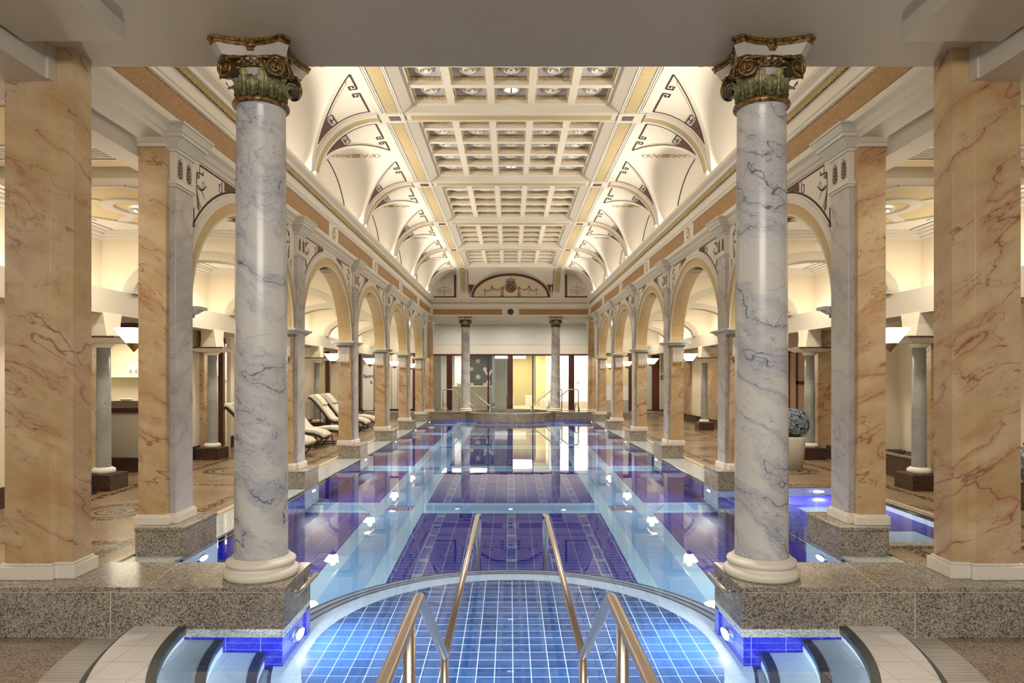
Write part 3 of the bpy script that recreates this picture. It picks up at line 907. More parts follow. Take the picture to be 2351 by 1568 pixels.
v = [(-AE, ZF+.30, ZC-.02)] + [(-AE*cos(pi*i/48), ZF+.30, ZC+VH*sin(pi*i/48)) for i in range(49)] + [(AE, ZF+.30, ZC-.02)]
b.add(v, [tuple(range(len(v)))]); part(b, 'lunette_field', plain('pale_apricot_plaster', (.80,.68,.52), .7), endv, fix=False)
YL = ZF+.30; NF = Vector((0,-1,0))
b = MB()
el = lambda k, z=0: [(-AE*k*cos(pi*i/60), YL-.006, ZC+.06+(VH*k-.03)*sin(pi*i/60)) for i in range(61)]
b.ribbon(el(.93), NF, .095, .012, 0); b.ribbon([(-AE*.95,YL-.006,ZC+.04),(AE*.95,YL-.006,ZC+.04)], NF, .07, .012, 0)
# key under the crown
for s in (-1, 1): b.ribbon([(s*.03,YL-.006,ZC+.90),(s*.03,YL-.006,ZC+.80),(s*.2,YL-.006,ZC+.80),(s*.2,YL-.006,ZC+.86)], NF, .022, .006, 0)
b.box(-.19, .19, YL-.012, YL-.002, ZC+.67, ZC+.76, 1)
# urns on pedestals and garlands
for s in (-1, 1):
    X = s*.36
    b.add([(X-.09,YL-.008,ZC+.07),(X+.09,YL-.008,ZC+.07),(X+.045,YL-.008,ZC+.22),(X-.045,YL-.008,ZC+.22)], [(0,1,2,3)], 1)
    b.box(X-.08, X+.08, YL-.014, YL-.004, ZC+.235, ZC+.255, 0); b.box(X-.065, X+.065, YL-.014, YL-.004, ZC+.275, ZC+.295, 0)
    pts = [(X+.075*cos(2*pi*i/16), YL-.009, ZC+.42+.10*sin(2*pi*i/16)) for i in range(16)]
    b.add(pts, [tuple(range(16))], 2)
    for k in range(5): b.ribbon([(X-.05+.025*k, YL-.012, ZC+.35), (X-.03+.015*k, YL-.012, ZC+.51)], NF, .008, .003, 1)
    hang = [(s*.44,.45),(s*.80,.50),(s*1.10,.36)]
    for (xa, za), (xb, zb) in zip(hang, hang[1:]):
        b.ribbon([(xa+(xb-xa)*k/12, YL-.008, ZC+za+(zb-za)*k/12-.11*sin(pi*k/12)) for k in range(13)], NF, [.015+.035*sin(pi*k/12) for k in range(13)], .005, 1)
    for xa, za in hang[1:]:
        b.add([(xa+.035*cos(2*pi*i/10), YL-.010, ZC+za+.035*sin(2*pi*i/10)) for i in range(10)], [tuple(range(10))], 0)
        b.ribbon([(xa, YL-.008, ZC+za-.03*k) for k in range(9)], NF, [.012+.02*sin(pi*k/8) for k in range(9)], .005, 1)
        for k in range(5):
            a = pi*.2+k*pi*.15; b.ribbon([(xa+.05*cos(a),YL-.008,ZC+za+.05*sin(a)),(xa+.1*cos(a),YL-.008,ZC+za+.1*sin(a))], NF, .006, .003, 2)
    for k in range(5):
        a = pi*.1+k*.25; b.ribbon([(s*(.27*cos(a)),YL-.008,ZC+.5+.27*sin(a)),(s*(.36*cos(a)),YL-.008,ZC+.5+.36*sin(a))], NF, .008, .003, 1)
part(b, 'lunette_painting', [MT['brown'], MT['greypaint'], MT['ochre']], endv, fix=False)
b = MB()
for s in (-1, 1):
    # ochre bands, brown frames of the corner panels, scroll candelabra
    pts = [(s*1.98, YE+RE*sin(q*pi/40)-.012*sin(q*pi/40), ZC+(VH)*cos(q*pi/40)-.012) for q in range(0,18)]
    v = []
    for x_, y_, z_ in pts: v += [(s*1.88,y_,z_),(s*2.08,y_,z_)]
    b.add(v, [(2*i,2*i+1,2*i+3,2*i+2) for i in range(len(pts)-1)], 1)
    Y = ZF+.088
    b.ribbon([(s*2.36,Y,ZC+.04),(s*2.36,Y,ZC+.98)], NF, .09, .008, 0); b.ribbon([(s*2.3,Y,ZC+.04),(s*3.27,Y,ZC+.04)], NF, .06, .008, 0)
    X = s*2.82
    b.ribbon([(X,Y,ZC+.12),(X,Y,ZC+.62)], NF, [.03,.012], .005, 2)
    for q in (-1, 1):
        b.ribbon([(X+q*(.05+.25*k/8), Y, ZC+.16+.02*k+.10*sin(k*.9)) for k in range(9)], NF, .016, .004, 2)
        b.ribbon([(X,Y,ZC+.44),(X+q*.17,Y,ZC+.44),(X+q*.17,Y,ZC+.34),(X+q*.27,Y,ZC+.34),(X+q*.27,Y,ZC+.26)], NF, .018, .004, 2)
        b.ribbon([(X+q*(.1+.06*cos(k*.8)), Y, ZC+.3+.06*sin(k*.8)) for k in range(7)], NF, .012, .004, 2)
    b.ribbon([(s*2.75,Y,ZC+.9),(s*3.02,Y,ZC+.62),(s*2.97,Y,ZC+.6)], NF, .016, .004, 2)
    # dark corner triangles beside the lunette
    b.ribbon([(s*1.80, YE+RE*sin(th)-.015, ZC+VH*cos(th)-.012) for th in [.1+k*.1 for k in range(13)]], lambda i: Vector((0,-sin(.1+i*.1),-cos(.1+i*.1))), .02, .004, 0)
for s in (-1, 1):
    v = []
    for k in range(7):
        th = 1.02+.07*k; xx = 1.77; wdt = .26*(1-k/7)
        v += [(s*xx, YE+RE*sin(th)-.02, ZC+VH*cos(th)-.014), (s*(xx-wdt*.9), YE+RE*sin(th)-.02, ZC+VH*cos(th)-.014)]
    b.add(v, [(2*k,2*k+1,2*k+3,2*k+2) for k in range(6)], 0)
part(b, 'corner_painting', [MT['brown'], MT['inlay'], MT['greypaint']], endv, fix=False)
# ================================================================ PIERS
ORD = ['first', 'second', 'third', 'fourth', 'fifth', 'last']
SIDEWORD = {-1: 'lounger side', 1: 'hydrangea side'}
def cross(s, d):  # outline of core + pilaster grown by d
    return [(s*(3.78+d), -.27-d), (s*(3.50-d), -.27-d), (s*(3.50-d), -.19-d), (s*(3.44-d), -.19-d), (s*(3.44-d), .19+d), (s*(3.50-d), .19+d), (s*(3.50-d), .27+d), (s*(3.78+d), .27+d)]
def make_pier(s, end=False):
    r = thing('marble_pier', 'x', 'pier', (0,0,0), 'marble piers of the arcades')
    b = MB(); b.box(s*3.27, s*3.745, -.39, .39, -.03, .262); p = b.build('plinth', MT['granite'], r, bevel=.004)
    b = MB(); b.box(s*3.262, s*3.752, -.398, .398, .266, .30); b.build('plinth_cap', MT['granite'], p, bevel=.004)
    b = MB(); b.box(s*3.27, s*3.745, -.389, .389, -.20, -.03); b.build('plinth_foot', MT['granite'], p)
    b = MB(); b.prism(cross(s,.032), .30, .385); b.prism(cross(s,.016), .385, .402); b.build('base_trim', MT['stone_trim'], r, bevel=.006)
    b = MB(); b.box(s*3.50, s*3.78, -.27, .27, .40, 4.12 if end else 2.46); b.build('pier_core', MT['warm'], r, bevel=.004)
    b = MB(); b.box(s*3.44, s*3.52, -.19, .19, .40, 3.74); b.build('pilaster', MT['pilaster'], r, bevel=.004)
    b = MB()
    for z0, z1, d in ((3.74,3.765,.012),(3.765,3.785,.026),(3.785,3.81,.014)): b.box(s*(3.44-d), s*3.52, -.19-d, .19+d, z0, z1)
    b.build('neck_moulding', MT['white'], r, bevel=.003)
    b = MB(); b.box(s*3.44, s*3.52, -.19, .19, 3.81, 4.10)
    fr = b.build('palmette_block', MT['white'], r)
    m = MB()
    N = Vector((-s,0,0))
    def palm(bm, P, N_, z0):
        bm.ribbon([P(0, z0-.03), P(0, z0+.15)], N_, .006, .003)
        for k in range(5):
            zz = z0-.02+.034*k; L = .048-.006*abs(k-1.2)
            for q in (-1, 1):
                pts = [P(q*(.006+L*t/4), zz+.012*t/4+.030*(t/4)**2) for t in range(5)]
                bm.ribbon(pts, N_, [.006,.014,.017,.012,.004], .003)
        bm.ribbon([P(0, z0+.13), P(0, z0+.185)], N_, [.016,.005], .003)
    for yy in (-.095, .095):
        m.add([(s*3.4385,yy-.075,3.83),(s*3.4385,yy+.075,3.83),(s*3.4385,yy+.075,4.08),(s*3.4385,yy-.075,4.08)], [(0,1,2,3)], 1)
        palm(m, lambda d, z, yy=yy: (s*3.437, yy+d, z), N, 3.87)
    m.build('palmette', [MT['brown'], MT['soffit']], fr, fix=False)
    b = MB()
    for z0, z1, d0, d1 in ((4.10,4.13,.02,.02),(4.13,4.22,.03,.10),(4.22,4.26,.115,.115),(4.26,4.33,.125,.155),(4.33,4.355,.165,.165)):
        b.frustum((s*(3.44-d0), s*3.78, -.19-d0, .19+d0), z0, (s*(3.44-d1), s*3.78, -.19-d1, .19+d1), z1)
    b.build('capital', MT['bluewhite'], r, bevel=.003)
    b = MB()
    ya, yb_ = (.262, .262) if end else (-.46, -.43)
    b.box(s*3.40, s*3.90, ya, .46, 2.53, 2.565); b.frustum((s*3.46, s*3.82, .262 if end else -.33, .33), 2.475, (s*3.42, s*3.88, yb_, .43), 2.53)
    b.build('impost', MT['bluewhite'], r, bevel=.003)
    b = MB(); b.box(s*3.47, s*3.81, .262 if end else -.30, .30, 2.44, 2.475); b.build('impost_neck', plain('slate_moulding', (.20,.20,.18), .5) if 'slate' not in MT else MT['slate'], r)
    for q in ((1,) if end else (-1, 1)):
        b = MB(); X0 = s*3.53; X1 = s*3.75
        b.box(X0, X1, q*.27, q*.295, 2.12, 2.43)
        for k in range(3):
            for z0, z1 in ((2.14,2.25),(2.29,2.40)):
                xc = s*(3.57+.07*k); b.box(xc-.017, xc+.017, q*.295, q*.302, z0, z1)
        t = b.build('triglyph', MT['white'], r, bevel=.003)
        b = MB(); b.box(X0, X1, q*.27, q*.29, 2.10, 2.12)
        for k in range(3):
            xc = s*(3.57+.07*k); b.lathe([(.004,.04),(.022,.0),(.022,-.012),(.001,-.012)], (xc, q*.288, 2.055), 10)
        b.build('gilt_drop', MT['brass'], t)
    return r
for s in (-1, 1):
    r0 = None
    for i, y in enumerate(PZ):
        lab = '%s marble arcade pier after the near column on the %s' % (ORD[i], SIDEWORD[s]) if i < 5 else 'marble arcade pier nearest the glass screen on the %s' % SIDEWORD[s]
        if i == 0: r = make_pier(s, True)
        elif r0 is None: r = r0 = make_pier(s)
        else: r = dup(r0, (0,y,0), lab)
        r.location = (0,y,0); r['label'] = lab
        if i in (0, 5):
            q = -1 if i == 0 else 1
            b = MB()
            if i: b.box(s*3.50, s*3.78, q*.255, q*.275, 2.46, 4.12); b.build('end_facing', MT['warm'], r, bevel=.003); b = MB()
            for z0, z1, d0, d1 in ((4.12,4.16,.02,.02),(4.16,4.25,.03,.10),(4.25,4.33,.115,.135),(4.33,4.355,.145,.145)):
                b.frustum((s*3.50, s*(3.78+d0), -.27-d0, .27+d0), z0, (s*3.50, s*(3.78+d1), -.27-d1, .27+d1), z1)
            b.build('end_capital', MT['stone_trim'], r, bevel=.003)

# tall pillars on the plinth walls at both ends
def make_pillar(s, name):
    r = thing(name, 'x', 'pillar')
    b = MB(); b.prism([(s*3.76,-.05),(s*3.425,-.05),(s*3.39,-.012),(s*3.39,.22),(s*3.42,.30),(s*3.76,.30)], .115, 3.69); b.build('broad_face', MT['warm'], r, bevel=.003)
    b = MB(); b.box(s*3.28, s*3.40, -.011, .219, .115, 3.95); b.build('narrow_face', MT['warm'], r, bevel=.003)
    b = MB()
    P = lambda d: [(s*(3.76+d), -.05-d), (s*(3.417-d), -.05-d), (s*(3.417-d), -.012-d), (s*(3.28-d), -.012-d), (s*(3.28-d), .22+d), (s*(3.417-d), .22+d), (s*(3.417-d), .30+d), (s*(3.76+d), .30+d)]
    b.prism(P(.035), 0, .10); b.prism(P(.015), .10, .118); b.build('base_trim', MT['stone_trim'], r, bevel=.006)
    return r
for s in (-1, 1):
    r = make_pillar(s, 'marble_pillar'); r.location = (0,5.10,.30)
    tag(r, 'tall golden marble pillar on the near granite plinth on the %s' % SIDEWORD[s])
    r2 = dup(r, (0,28.85,.30), 'golden marble pillar at the far pool corner on the %s' % SIDEWORD[s])

# ================================================================ CORINTHIAN COLUMNS
def leaf_mesh(H, W, R0, R1, tip, name):
    b = MB(); nu, nv = 16, 40
    def fn(p, q):
        sgn = 2*p-1; a_ = abs(sgn)
        env = (.55+.45*sin(pi*min(1,q*1.15)))*(1 if q < .70 else sqrt(max(.02,1-((q-.70)/.31)**2)))
        lob = abs(sin(q*pi*4.5))**.6
        w = W*env*(1 - .42*(1-lob)*a_)
        bend = max(0,(q-.66)/.34)
        rr = R0+(R1-R0)*q + .010 + tip*bend**1.6
        z = H*(q - .26*bend**2.4) + .012*a_*lob*(1-bend)
        rr += .012*lob*a_ - .012*a_**2 + .006*cos(a_*pi*2.5)*(1-.5*q) - .010*(1-lob)*a_
        a = sgn*w/(rr+.02)
        return (rr*cos(a), rr*sin(a), z)
    b.grid(fn, nu, nv)
    o = b.build(name, MT['shaded_patina'], None, solid=.006)
    return o
def abacus_poly(c, m, ch, n=10):
    P = []
    for k in range(4):
        a = k*pi/2
        # side from corner (-c+ch) to (c-ch) with concave middle m (side facing -y for k=0)
        for i in range(n+1):
            t = -1+2*i/n; x = t*(c-ch); y = -(m + (c-m)*t*t)
            P.append((x*cos(a)-y*sin(a), x*sin(a)+y*cos(a)))
    return P
def make_column():
    r = thing('corinthian_column', 'x', 'column', (0,0,0), 'blue veined columns')
    b = MB(); b.lathe([(.02,0),(.262,0),(.272,.015),(.276,.035),(.270,.055),(.255,.066),(.238,.072),(.236,.088),(.248,.094),(.255,.108),(.250,.124),(.228,.135),(.214,.140),(.212,.152),(.02,.152)], (0,0,0), 64)
    b.build('column_base', MT['stone_trim'], r)
    b = MB(); b.lathe([(.02,.15),(.200,.15),(.194,.17),(.193,.6),(.191,1.4),(.186,2.4),(.179,3.2),(.177,3.50),(.186,3.525),(.02,3.525)], (0,0,0), 64)
    b.build('column_shaft', MT['blue'], r)
    b = MB(); b.lathe([(.10,3.515),(.195,3.515),(.205,3.525),(.208,3.538),(.203,3.552),(.19,3.562),(.10,3.562)], (0,0,0), 64); b.build('astragal_ring', MT['gold'], r)
    cap = thing('capital_hub', None, None); cap.name = 'capital'; cap.parent = r; 
    del cap['kind']
    b = MB(); b.lathe([(.1,3.55),(.168,3.56),(.170,3.65),(.178,3.74),(.20,3.80),(.22,3.83),(.1,3.83)], (0,0,0), 48); b.build('bell', MT['bell'], cap)
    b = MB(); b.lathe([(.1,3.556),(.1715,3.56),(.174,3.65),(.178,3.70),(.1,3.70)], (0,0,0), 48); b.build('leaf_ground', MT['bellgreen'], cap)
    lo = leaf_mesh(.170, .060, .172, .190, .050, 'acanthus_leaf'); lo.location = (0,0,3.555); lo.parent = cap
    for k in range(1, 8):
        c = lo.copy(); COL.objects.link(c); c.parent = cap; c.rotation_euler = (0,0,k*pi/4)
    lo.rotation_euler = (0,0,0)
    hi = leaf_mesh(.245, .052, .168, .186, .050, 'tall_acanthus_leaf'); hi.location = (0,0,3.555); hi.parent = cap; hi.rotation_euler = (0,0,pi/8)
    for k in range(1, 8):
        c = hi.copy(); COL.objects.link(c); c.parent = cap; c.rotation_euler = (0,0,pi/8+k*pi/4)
    # egg and dart
    b = MB(); b.lathe([(.19,3.762),(.212,3.762),(.218,3.768),(.212,3.775),(.19,3.775)], (0,0,0), 48); b.lathe([(.19,3.822),(.226,3.822),(.230,3.828),(.226,3.834),(.19,3.834)], (0,0,0), 48)
    for k in range(28):
        a = 2*pi*k/28
        c = (.212*cos(a), .212*sin(a), 3.799); b.ball(c, .0165, 8, 0, 1.35)
        L = [(.222*cos(a+.10*cos(t)), .222*sin(a+.10*cos(t)), 3.803-.026*sin(t)) for t in [pi*q/6 for q in range(7)]]
        b.tube(L, .004, 5)
    b.build('egg_and_dart_band', MT['gold'], cap, fix=False)
    # volutes
    def volute(k, q):
        m = MB(); a = k*pi/2
        def P(lx, d, z):   # face coords: lx lateral, d outward
            x = q*.168 + lx*cos(.42) + d*q*sin(.42); y = -.205 + lx*q*sin(.42) - d*cos(.42)
            return (x*cos(a)-y*sin(a), x*sin(a)+y*cos(a), z)
        pts = []; rad = []
        for i in range(46):
            t = i/45; ang = pi/2 - q*t*2*pi*2.1; R = .066*(1-t)**.8+.006
            pts.append(P(R*cos(ang), .03, 3.745+R*sin(ang))); rad.append(.0105*(1-.45*t))
        m.tube(pts, rad, 8)
        n = 20; ring = [(.058*cos(2*pi*i/n), .058*sin(2*pi*i/n)) for i in range(n)]
        v = [P(x, -.04, 3.745+z) for x, z in ring] + [P(x, .022, 3.745+z) for x, z in ring]
        m.add(v, [tuple(range(n)), tuple(range(2*n-1,n-1,-1))] + [(i,(i+1)%n,n+(i+1)%n,n+i) for i in range(n)], 1)
        m.ball(P(0,.028,3.745), .014, 8)
        m.tube([P(0,.02,3.81), P(q*-.05,.0,3.822), P(q*-.11,-.01,3.812)], [.016,.013,.008], 8)
        return m.build('volute', [MT['gold'], MT['voluteground']], cap, fix=False)
    for k in range(4):
        for q in (-1, 1): volute(k, q)
        m = MB(); a = k*pi/2
        c = (0.222*sin(a), -.222*cos(a), 3.905)
        m.ball(c, .030, 10)
        for j in range(6):
            t = 2*pi*j/6; m.ball((c[0]+.026*cos(t)*cos(a), c[1]+.026*cos(t)*sin(a), c[2]+.026*sin(t)), .015, 8)
        m.build('rosette', MT['gold'], cap, fix=False)
        # leaf over each corner scroll
        m = MB(); a2 = a+pi/4
        def cl(p, q_, a2=a2):
            sg = 2*p-1; w = .05*(1-q_**2*.8)*(1+.2*abs(sin(q_*9))); rr = .22+.085*q_; z = 3.832-.05*q_**3
            return (rr*sin(a2)+sg*w*cos(a2), -rr*cos(a2)+sg*w*sin(a2), z-.012*abs(sg))
        m.grid(cl, 6, 8); m.build('corner_leaf', MT['shaded_patina'], cap, solid=.006, fix=False)
    b = MB(); lo_ = abacus_poly(.250,.198,.055); hi_ = abacus_poly(.282,.216,.055); n = len(lo_)
    b.add([(x,y,3.83) for x,y in lo_] + [(x,y,3.905) for x,y in hi_], [tuple(range(n)), tuple(range(2*n-1,n-1,-1))] + [(i,(i+1)%n,n+(i+1)%n,n+i) for i in range(n)])
    b.build('abacus_cove', MT['bell'], cap)
    b = MB(); b.prism(abacus_poly(.292,.224,.055), 3.903, 3.93); b.prism(abacus_poly(.305,.235,.058), 3.93, 3.95)
    b.build('abacus', MT['gold'], cap, bevel=.003)
    return r
c0 = make_column()
c0.location = (-1.907, 5.18, .30); c0['label'] = 'near blue veined corinthian column beside the plinth on the lounger side'
dup(c0, (1.887, 5.18, .30), 'near blue veined corinthian column beside the plinth on the hydrangea side')
for s in (-1, 1):
    c = dup(c0, (s*1.92, 29.12, .30), 'far blue veined corinthian column by the whirlpool on the %s' % SIDEWORD[s]); c.scale = (1,1,1.02)

# ================================================================ WALL LAMPS, MEDALLIONS
def make_lamp(s):
    r = thing('wall_lamp', 'x', 'lamp', (0,0,0), 'cone shaped wall lamps on the piers')
    b = MB(); b.lathe([(.001,.0),(.072,.0),(.185,.145),(.188,.155),(.178,.155),(.06,.02),(.001,.02)], (0,0,2.145), 32); b.build('lamp_shade', MT['lampglass'], r)
    b = MB(); b.lathe([(.001,-.085),(.008,-.08),(.075,0),(.078,.008),(.001,.008)], (0,0,2.14), 24); b.build('brass_tip', MT['brass'], r)
    b = MB(); b.tube([(-s*.18,0,2.18),(-s*.10,0,2.12),(0,0,2.10)], .012, 8); b.cyl((-s*.16,0), .03, 2.15, 2.22, 12); b.build('bracket', MT['brass'], r)
    return r
for s in (-1, 1):
    l0 = make_lamp(s)
    for i, y in enumerate(PZ):
        l = l0 if i == 0 else dup(l0, (0,0,0))
        l.location = (s*3.97, y, 0)
        l['label'] = 'glowing white cone wall lamp on the %s pier of the %s' % (ORD[i], SIDEWORD[s])
def make_med(s):
    r = thing('frieze_medallion', 'x', 'medallion', (0,0,0), 'oval cameo medallions in the side friezes')
    b = MB(); b.lathe([(.105,0),(.105,.018),(.125,.024),(.15,.018),(.155,0)], (0,0,0), 32); o = b.build('rim', MT['white'], r); 
    b2 = MB(); b2.lathe([(.001,.008),(.11,.008),(.11,0)], (0,0,0), 32); o2 = b2.build('dark_field', MT['brown'], r)
    b3 = MB(); b3.ball((.0,.045,.012), .032, 10, 0, .5); b3.ball((0,-.03,.012), .05, 10, 0, .4); b3.ball((.01,.0,.014), .028, 10, 0, .5); o3 = b3.build('cameo', MT['white'], r)
    r.rotation_euler = (pi/2, 0, -s*pi/2)
    return r
for s in (-1, 1):
    m0 = make_med(s)
    for i in range(5):
        m = m0 if i == 0 else dup(m0, (0,0,0))
        m.rotation_euler = (pi/2, 0, -s*pi/2)
        m.location = (s*3.41, PZ[0]+1.93+STEP*i, 4.55)
        m['label'] = 'round cameo medallion in the frieze above the %s arch of the %s' % (ORD[i] if i < 4 else 'fifth', SIDEWORD[s])

# rosettes in the coffers, some of them lamps
def make_ros():
    r = thing('coffer_rosette', 'round white plaster rosette with gilt centre in a ceiling coffer', 'rosette', (0,0,0), 'white rosettes in the ceiling coffers')
    b = MB(); b.lathe([(.001,-.02),(.05,-.022),(.06,-.035),(.075,-.035),(.085,-.02),(.10,-.018),(.11,-.032),(.125,-.032),(.14,-.012),(.155,-.012),(.16,0),(.001,0)], (0,0,0), 28); b.build('disc', MT['white'], r)
    b = MB(); b.ball((0,0,-.024), .012, 8); b.build('gilt_boss', MT['gold'], r)
    return r
def make_spot(label, group):
    r = thing('ceiling_spotlight', label, 'spotlight', (0,0,0), group)
    b = MB(); b.lathe([(.10,0),(.10,-.025),(.15,-.025),(.16,0)], (0,0,0), 28); b.build('ring', MT['white'], r)
    b = MB(); b.lathe([(.001,-.012),(.09,-.012),(.10,0)], (0,0,0), 20); b.build('lens', MT['spotglass'], r)
    b = MB(); b.box(-.012,.012,-.09,.09,-.03,-.014); b.build('lamp_bar', MT['black'], r)
    return r
ros0 = spot0 = None
COFLAMP = []
for (x, y, i, k, m_) in cof:
    lampy = m_ == 2 and k in (0, 4)
    loc = (x, y, TZ-.005)
    if lampy:
        if spot0 is None: spot0 = make_spot('small round spotlight in the middle row of ceiling coffers', 'spotlights in the middle coffers'); o = spot0
        else: o = dup(spot0, loc)
        o.location = loc; COFLAMP.append(loc)
    else:
        if ros0 is None: ros0 = make_ros(); o = ros0
        else: o = dup(ros0, loc)
        o.location = loc

# clock
CLK = 1.25
ck = thing('wall_clock', 'round dark clock with pale numerals between painted urns at the far end', 'clock', (0, ZF+.285, ZC+.49))
b = MB(); b.lathe([(.001,0),(.185,0),(.19,.012),(.175,.022),(.17,.014),(.001,.012)], (0,0,0), 40); o = b.build('clock_face', MT['brown'], ck); o.rotation_euler = (pi/2,0,0)
b = MB()
for k in range(12):
    a = 2*pi*k/12
    b.ribbon([(.115*sin(a),-.016,.115*cos(a)),(.16*sin(a),-.016,.16*cos(a))], NF, .016 if k % 3 else .026, .003)
b.build('numerals', MT['stone_trim'], ck)
ck.scale = (CLK,1,CLK)
for a, L, w in ((math.radians(48), .085, .014), (math.radians(222), .13, .010)):
    b = MB(); b.ribbon([(-.02*sin(a),-.02,-.02*cos(a)),(L*sin(a),-.02,L*cos(a))], NF, w, .003); b.build('clock_hand', MT['white'], ck)

# ================================================================ HANDRAILS
def rnd(pts, r=.06, n=5):
    P = [Vector(p) for p in pts]; out = [P[0]]
    for i in range(1, len(P)-1):
        a = (P[i-1]-P[i]); c = (P[i+1]-P[i]); q = min(r, a.length*.45, c.length*.45)
        A_, C_ = P[i]+a.normalized()*q, P[i]+c.normalized()*q
        for k in range(n+1):
            t = k/n; out.append(A_*(1-t)**2 + P[i]*2*t*(1-t) + C_*t*t)
    out.append(P[-1]); return out
for s in (-1, 1):
    X = s*.355
    r = thing('pool_handrail', 'steel handrail down the curved steps, on the %s of the pair' % SIDEWORD[s], 'handrail', (0,0,0), 'handrails of the curved pool steps')
    b = MB(); b.tube(rnd([(X,1.15,-.06),(X,1.15,.984),(X,2.53,.984),(X,3.50,.365)], .05), .021, 16); b.build('upper_rail', MT['steel'], r)
    b = MB(); b.tube(rnd([(X,3.50,.365),(X,7.05,.365),(X,7.05,-.69)], .05), .021, 16); b.build('lower_rail', MT['steel'], r)
    b = MB(); b.tube([(X,2.27,-.07),(X,2.27,.975)], .021, 16); b.build('post', MT['steel'], r)
    b = MB(); b.tube([(X,3.50,-.69),(X,3.50,.365)], .021, 16); b.build('post', MT['steel'], r)
    b = MB(); b.tube(rnd([(X,7.05,.345),(X,7.55,.27),(X,7.55,-1.3)], .09), .019, 12); b.build('end_post', MT['chrome'], r)
    # grab bar on the plinth
    g = thing('grab_bar', 'short steel grab bar on the near plinth side, %s' % SIDEWORD[s], 'grab bar', (0,0,0), 'grab bars on the near plinths')
    x = s*1.565
    b = MB(); b.tube([(x,4.92,.222),(x,5.44,.222)], .019, 14); b.build('bar', MT['steel'], g)
    for y in (5.02, 5.34):
        b = MB(); b.tube([(s*1.64,y,.222),(x,y,.222)], .007, 8); b.build('standoff', MT['chrome'], g)
    # far rails
    for k, (x0, yy) in enumerate(((2.98,30.05),(2.32,30.9))):
        f = thing('whirlpool_handrail', ('outer' if k == 0 else 'inner')+' bent steel handrail into the whirlpool on the %s' % SIDEWORD[s], 'handrail', (0,0,0), 'handrails of the whirlpool')
        b = MB(); b.tube(rnd([(s*x0,yy,.2),(s*x0,yy,1.22),(s*(x0-.42),yy,1.22),(s*(x0-1.40),yy-.35,.46),(s*(x0-1.40),yy-.35,.1)], .09), .022, 10); b.build('rail', MT['steel'], f)
        b = MB(); b.cyl((s*x0,yy), .045, .2, .22, 16); b.build('foot_plate', MT['steel'], f)
    f = thing('steel_grab_frame', 'low folded steel grab frame on the far plinth, %s' % SIDEWORD[s], 'grab frame', (s*2.82, 29.2, .3))
    b = MB(); b.tube(rnd([(-.09,0,0),(-.05,0,.33),(.05,0,.33),(.13,0,0)], .06), .022, 10); b.build('frame', MT['steel'], f)

# ================================================================ POOL LIGHTS
POOLL = []
def make_pl():
    r = thing('pool_light', 'x', 'pool light', (0,0,0), 'round underwater lights')
    b = MB(); b.lathe([(.075,.0),(.075,.018),(.10,.022),(.112,.0)], (0,0,0), 28); b.build('ring', MT['chrome'], r)
    b = MB(); b.lathe([(.001,.02),(.06,.016),(.078,.0)], (0,0,0), 28); b.build('lens', MT['poollamp'], r)
    return r
pl0 = make_pl(); first = True
spots = [(s, 1.642, 5.2, -.45, 'in the near plinth wall') for s in (-1,1)] + [(s, 3.262, y, -.42, 'below the %s pier' % ORD[i]) for s in (-1,1) for i, y in enumerate(PZ)]
for s, x, y, z, w in spots:
    o = pl0 if first else dup(pl0, (0,0,0)); first = False
    o.location = (s*x, y, z); o.rotation_euler = (0, -s*pi/2, 0)
    o['label'] = 'round white underwater light %s on the %s' % (w, SIDEWORD[s]); POOLL.append((s, x, y, z))
ADDED_STEPL = []  # lights added out of view to brighten the steps and plinth front
for s in (-1, 1):
    a = -pi/2 + s*.42
    p = (2.335*cos(a), SC+2.335*sin(a), -.115)
    o = dup(pl0, p, 'round white underwater light added unseen in the step riser on the %s' % SIDEWORD[s]); o.rotation_euler = (0, -pi/2, a); ADDED_STEPL.append((p, a))

# ================================================================ OUTER COLONNADE
def make_oc():
    r = thing('granite_column', 'x', 'column', (0,0,0), 'slim granite columns of the aisles')
    b = MB(); b.box(-.25,.25,-.25,.25,0,.27); b.build('plinth', MT['granite_red'], r, bevel=.005)
    b = MB(); b.lathe([(.02,.27),(.155,.27),(.172,.29),(.175,.315),(.165,.345),(.135,.362),(.125,.37),(.02,.37)], (0,0,0), 32); b.build('column_base', MT['stone_trim'], r)
    b = MB(); b.lathe([(.02,.365),(.116,.365),(.108,.39),(.106,1.2),(.098,2.26),(.02,2.26)], (0,0,0), 32); b.build('column_shaft', MT['granite_grey'], r)
    b = MB(); b.lathe([(.02,2.25),(.115,2.25),(.12,2.27),(.14,2.285),(.16,2.32),(.02,2.32)], (0,0,0), 28); b.build('capital', MT['stone_trim'], r)
    b = MB(); b.frustum((-.24,.24,-.24,.24),2.32,(-.37,.37,-.37,.37),2.39); b.build('abacus_moulding', MT['stone_trim'], r)
    b = MB(); b.box(-.385,.385,-.385,.385,2.39,2.42); b.build('abacus_slab', MT['granite_red'], r)
    b = MB(); b.frustum((-.17,.17,-.20,.20),2.42,(-.145,.145,-.215,.215),2.62); b.frustum((-.145,.145,-.215,.215),2.62,(-.14,.14,-.26,.26),2.80); b.build('impost_block', MT['cream'], r)
    return r
oc0 = make_oc(); first = True
OY = [10.8, 14.75, 18.8, 22.75, 26.7]
for s in (-1, 1):
    for i, y in enumerate(OY):
        o = oc0 if first else dup(oc0, (0,0,0)); first = False
        o.location = (s*6.45, y, .0)
        o['label'] = '%s slim grey granite column of the outer aisle on the %s' % (ORD[i] if i < 4 else 'fifth', SIDEWORD[s])
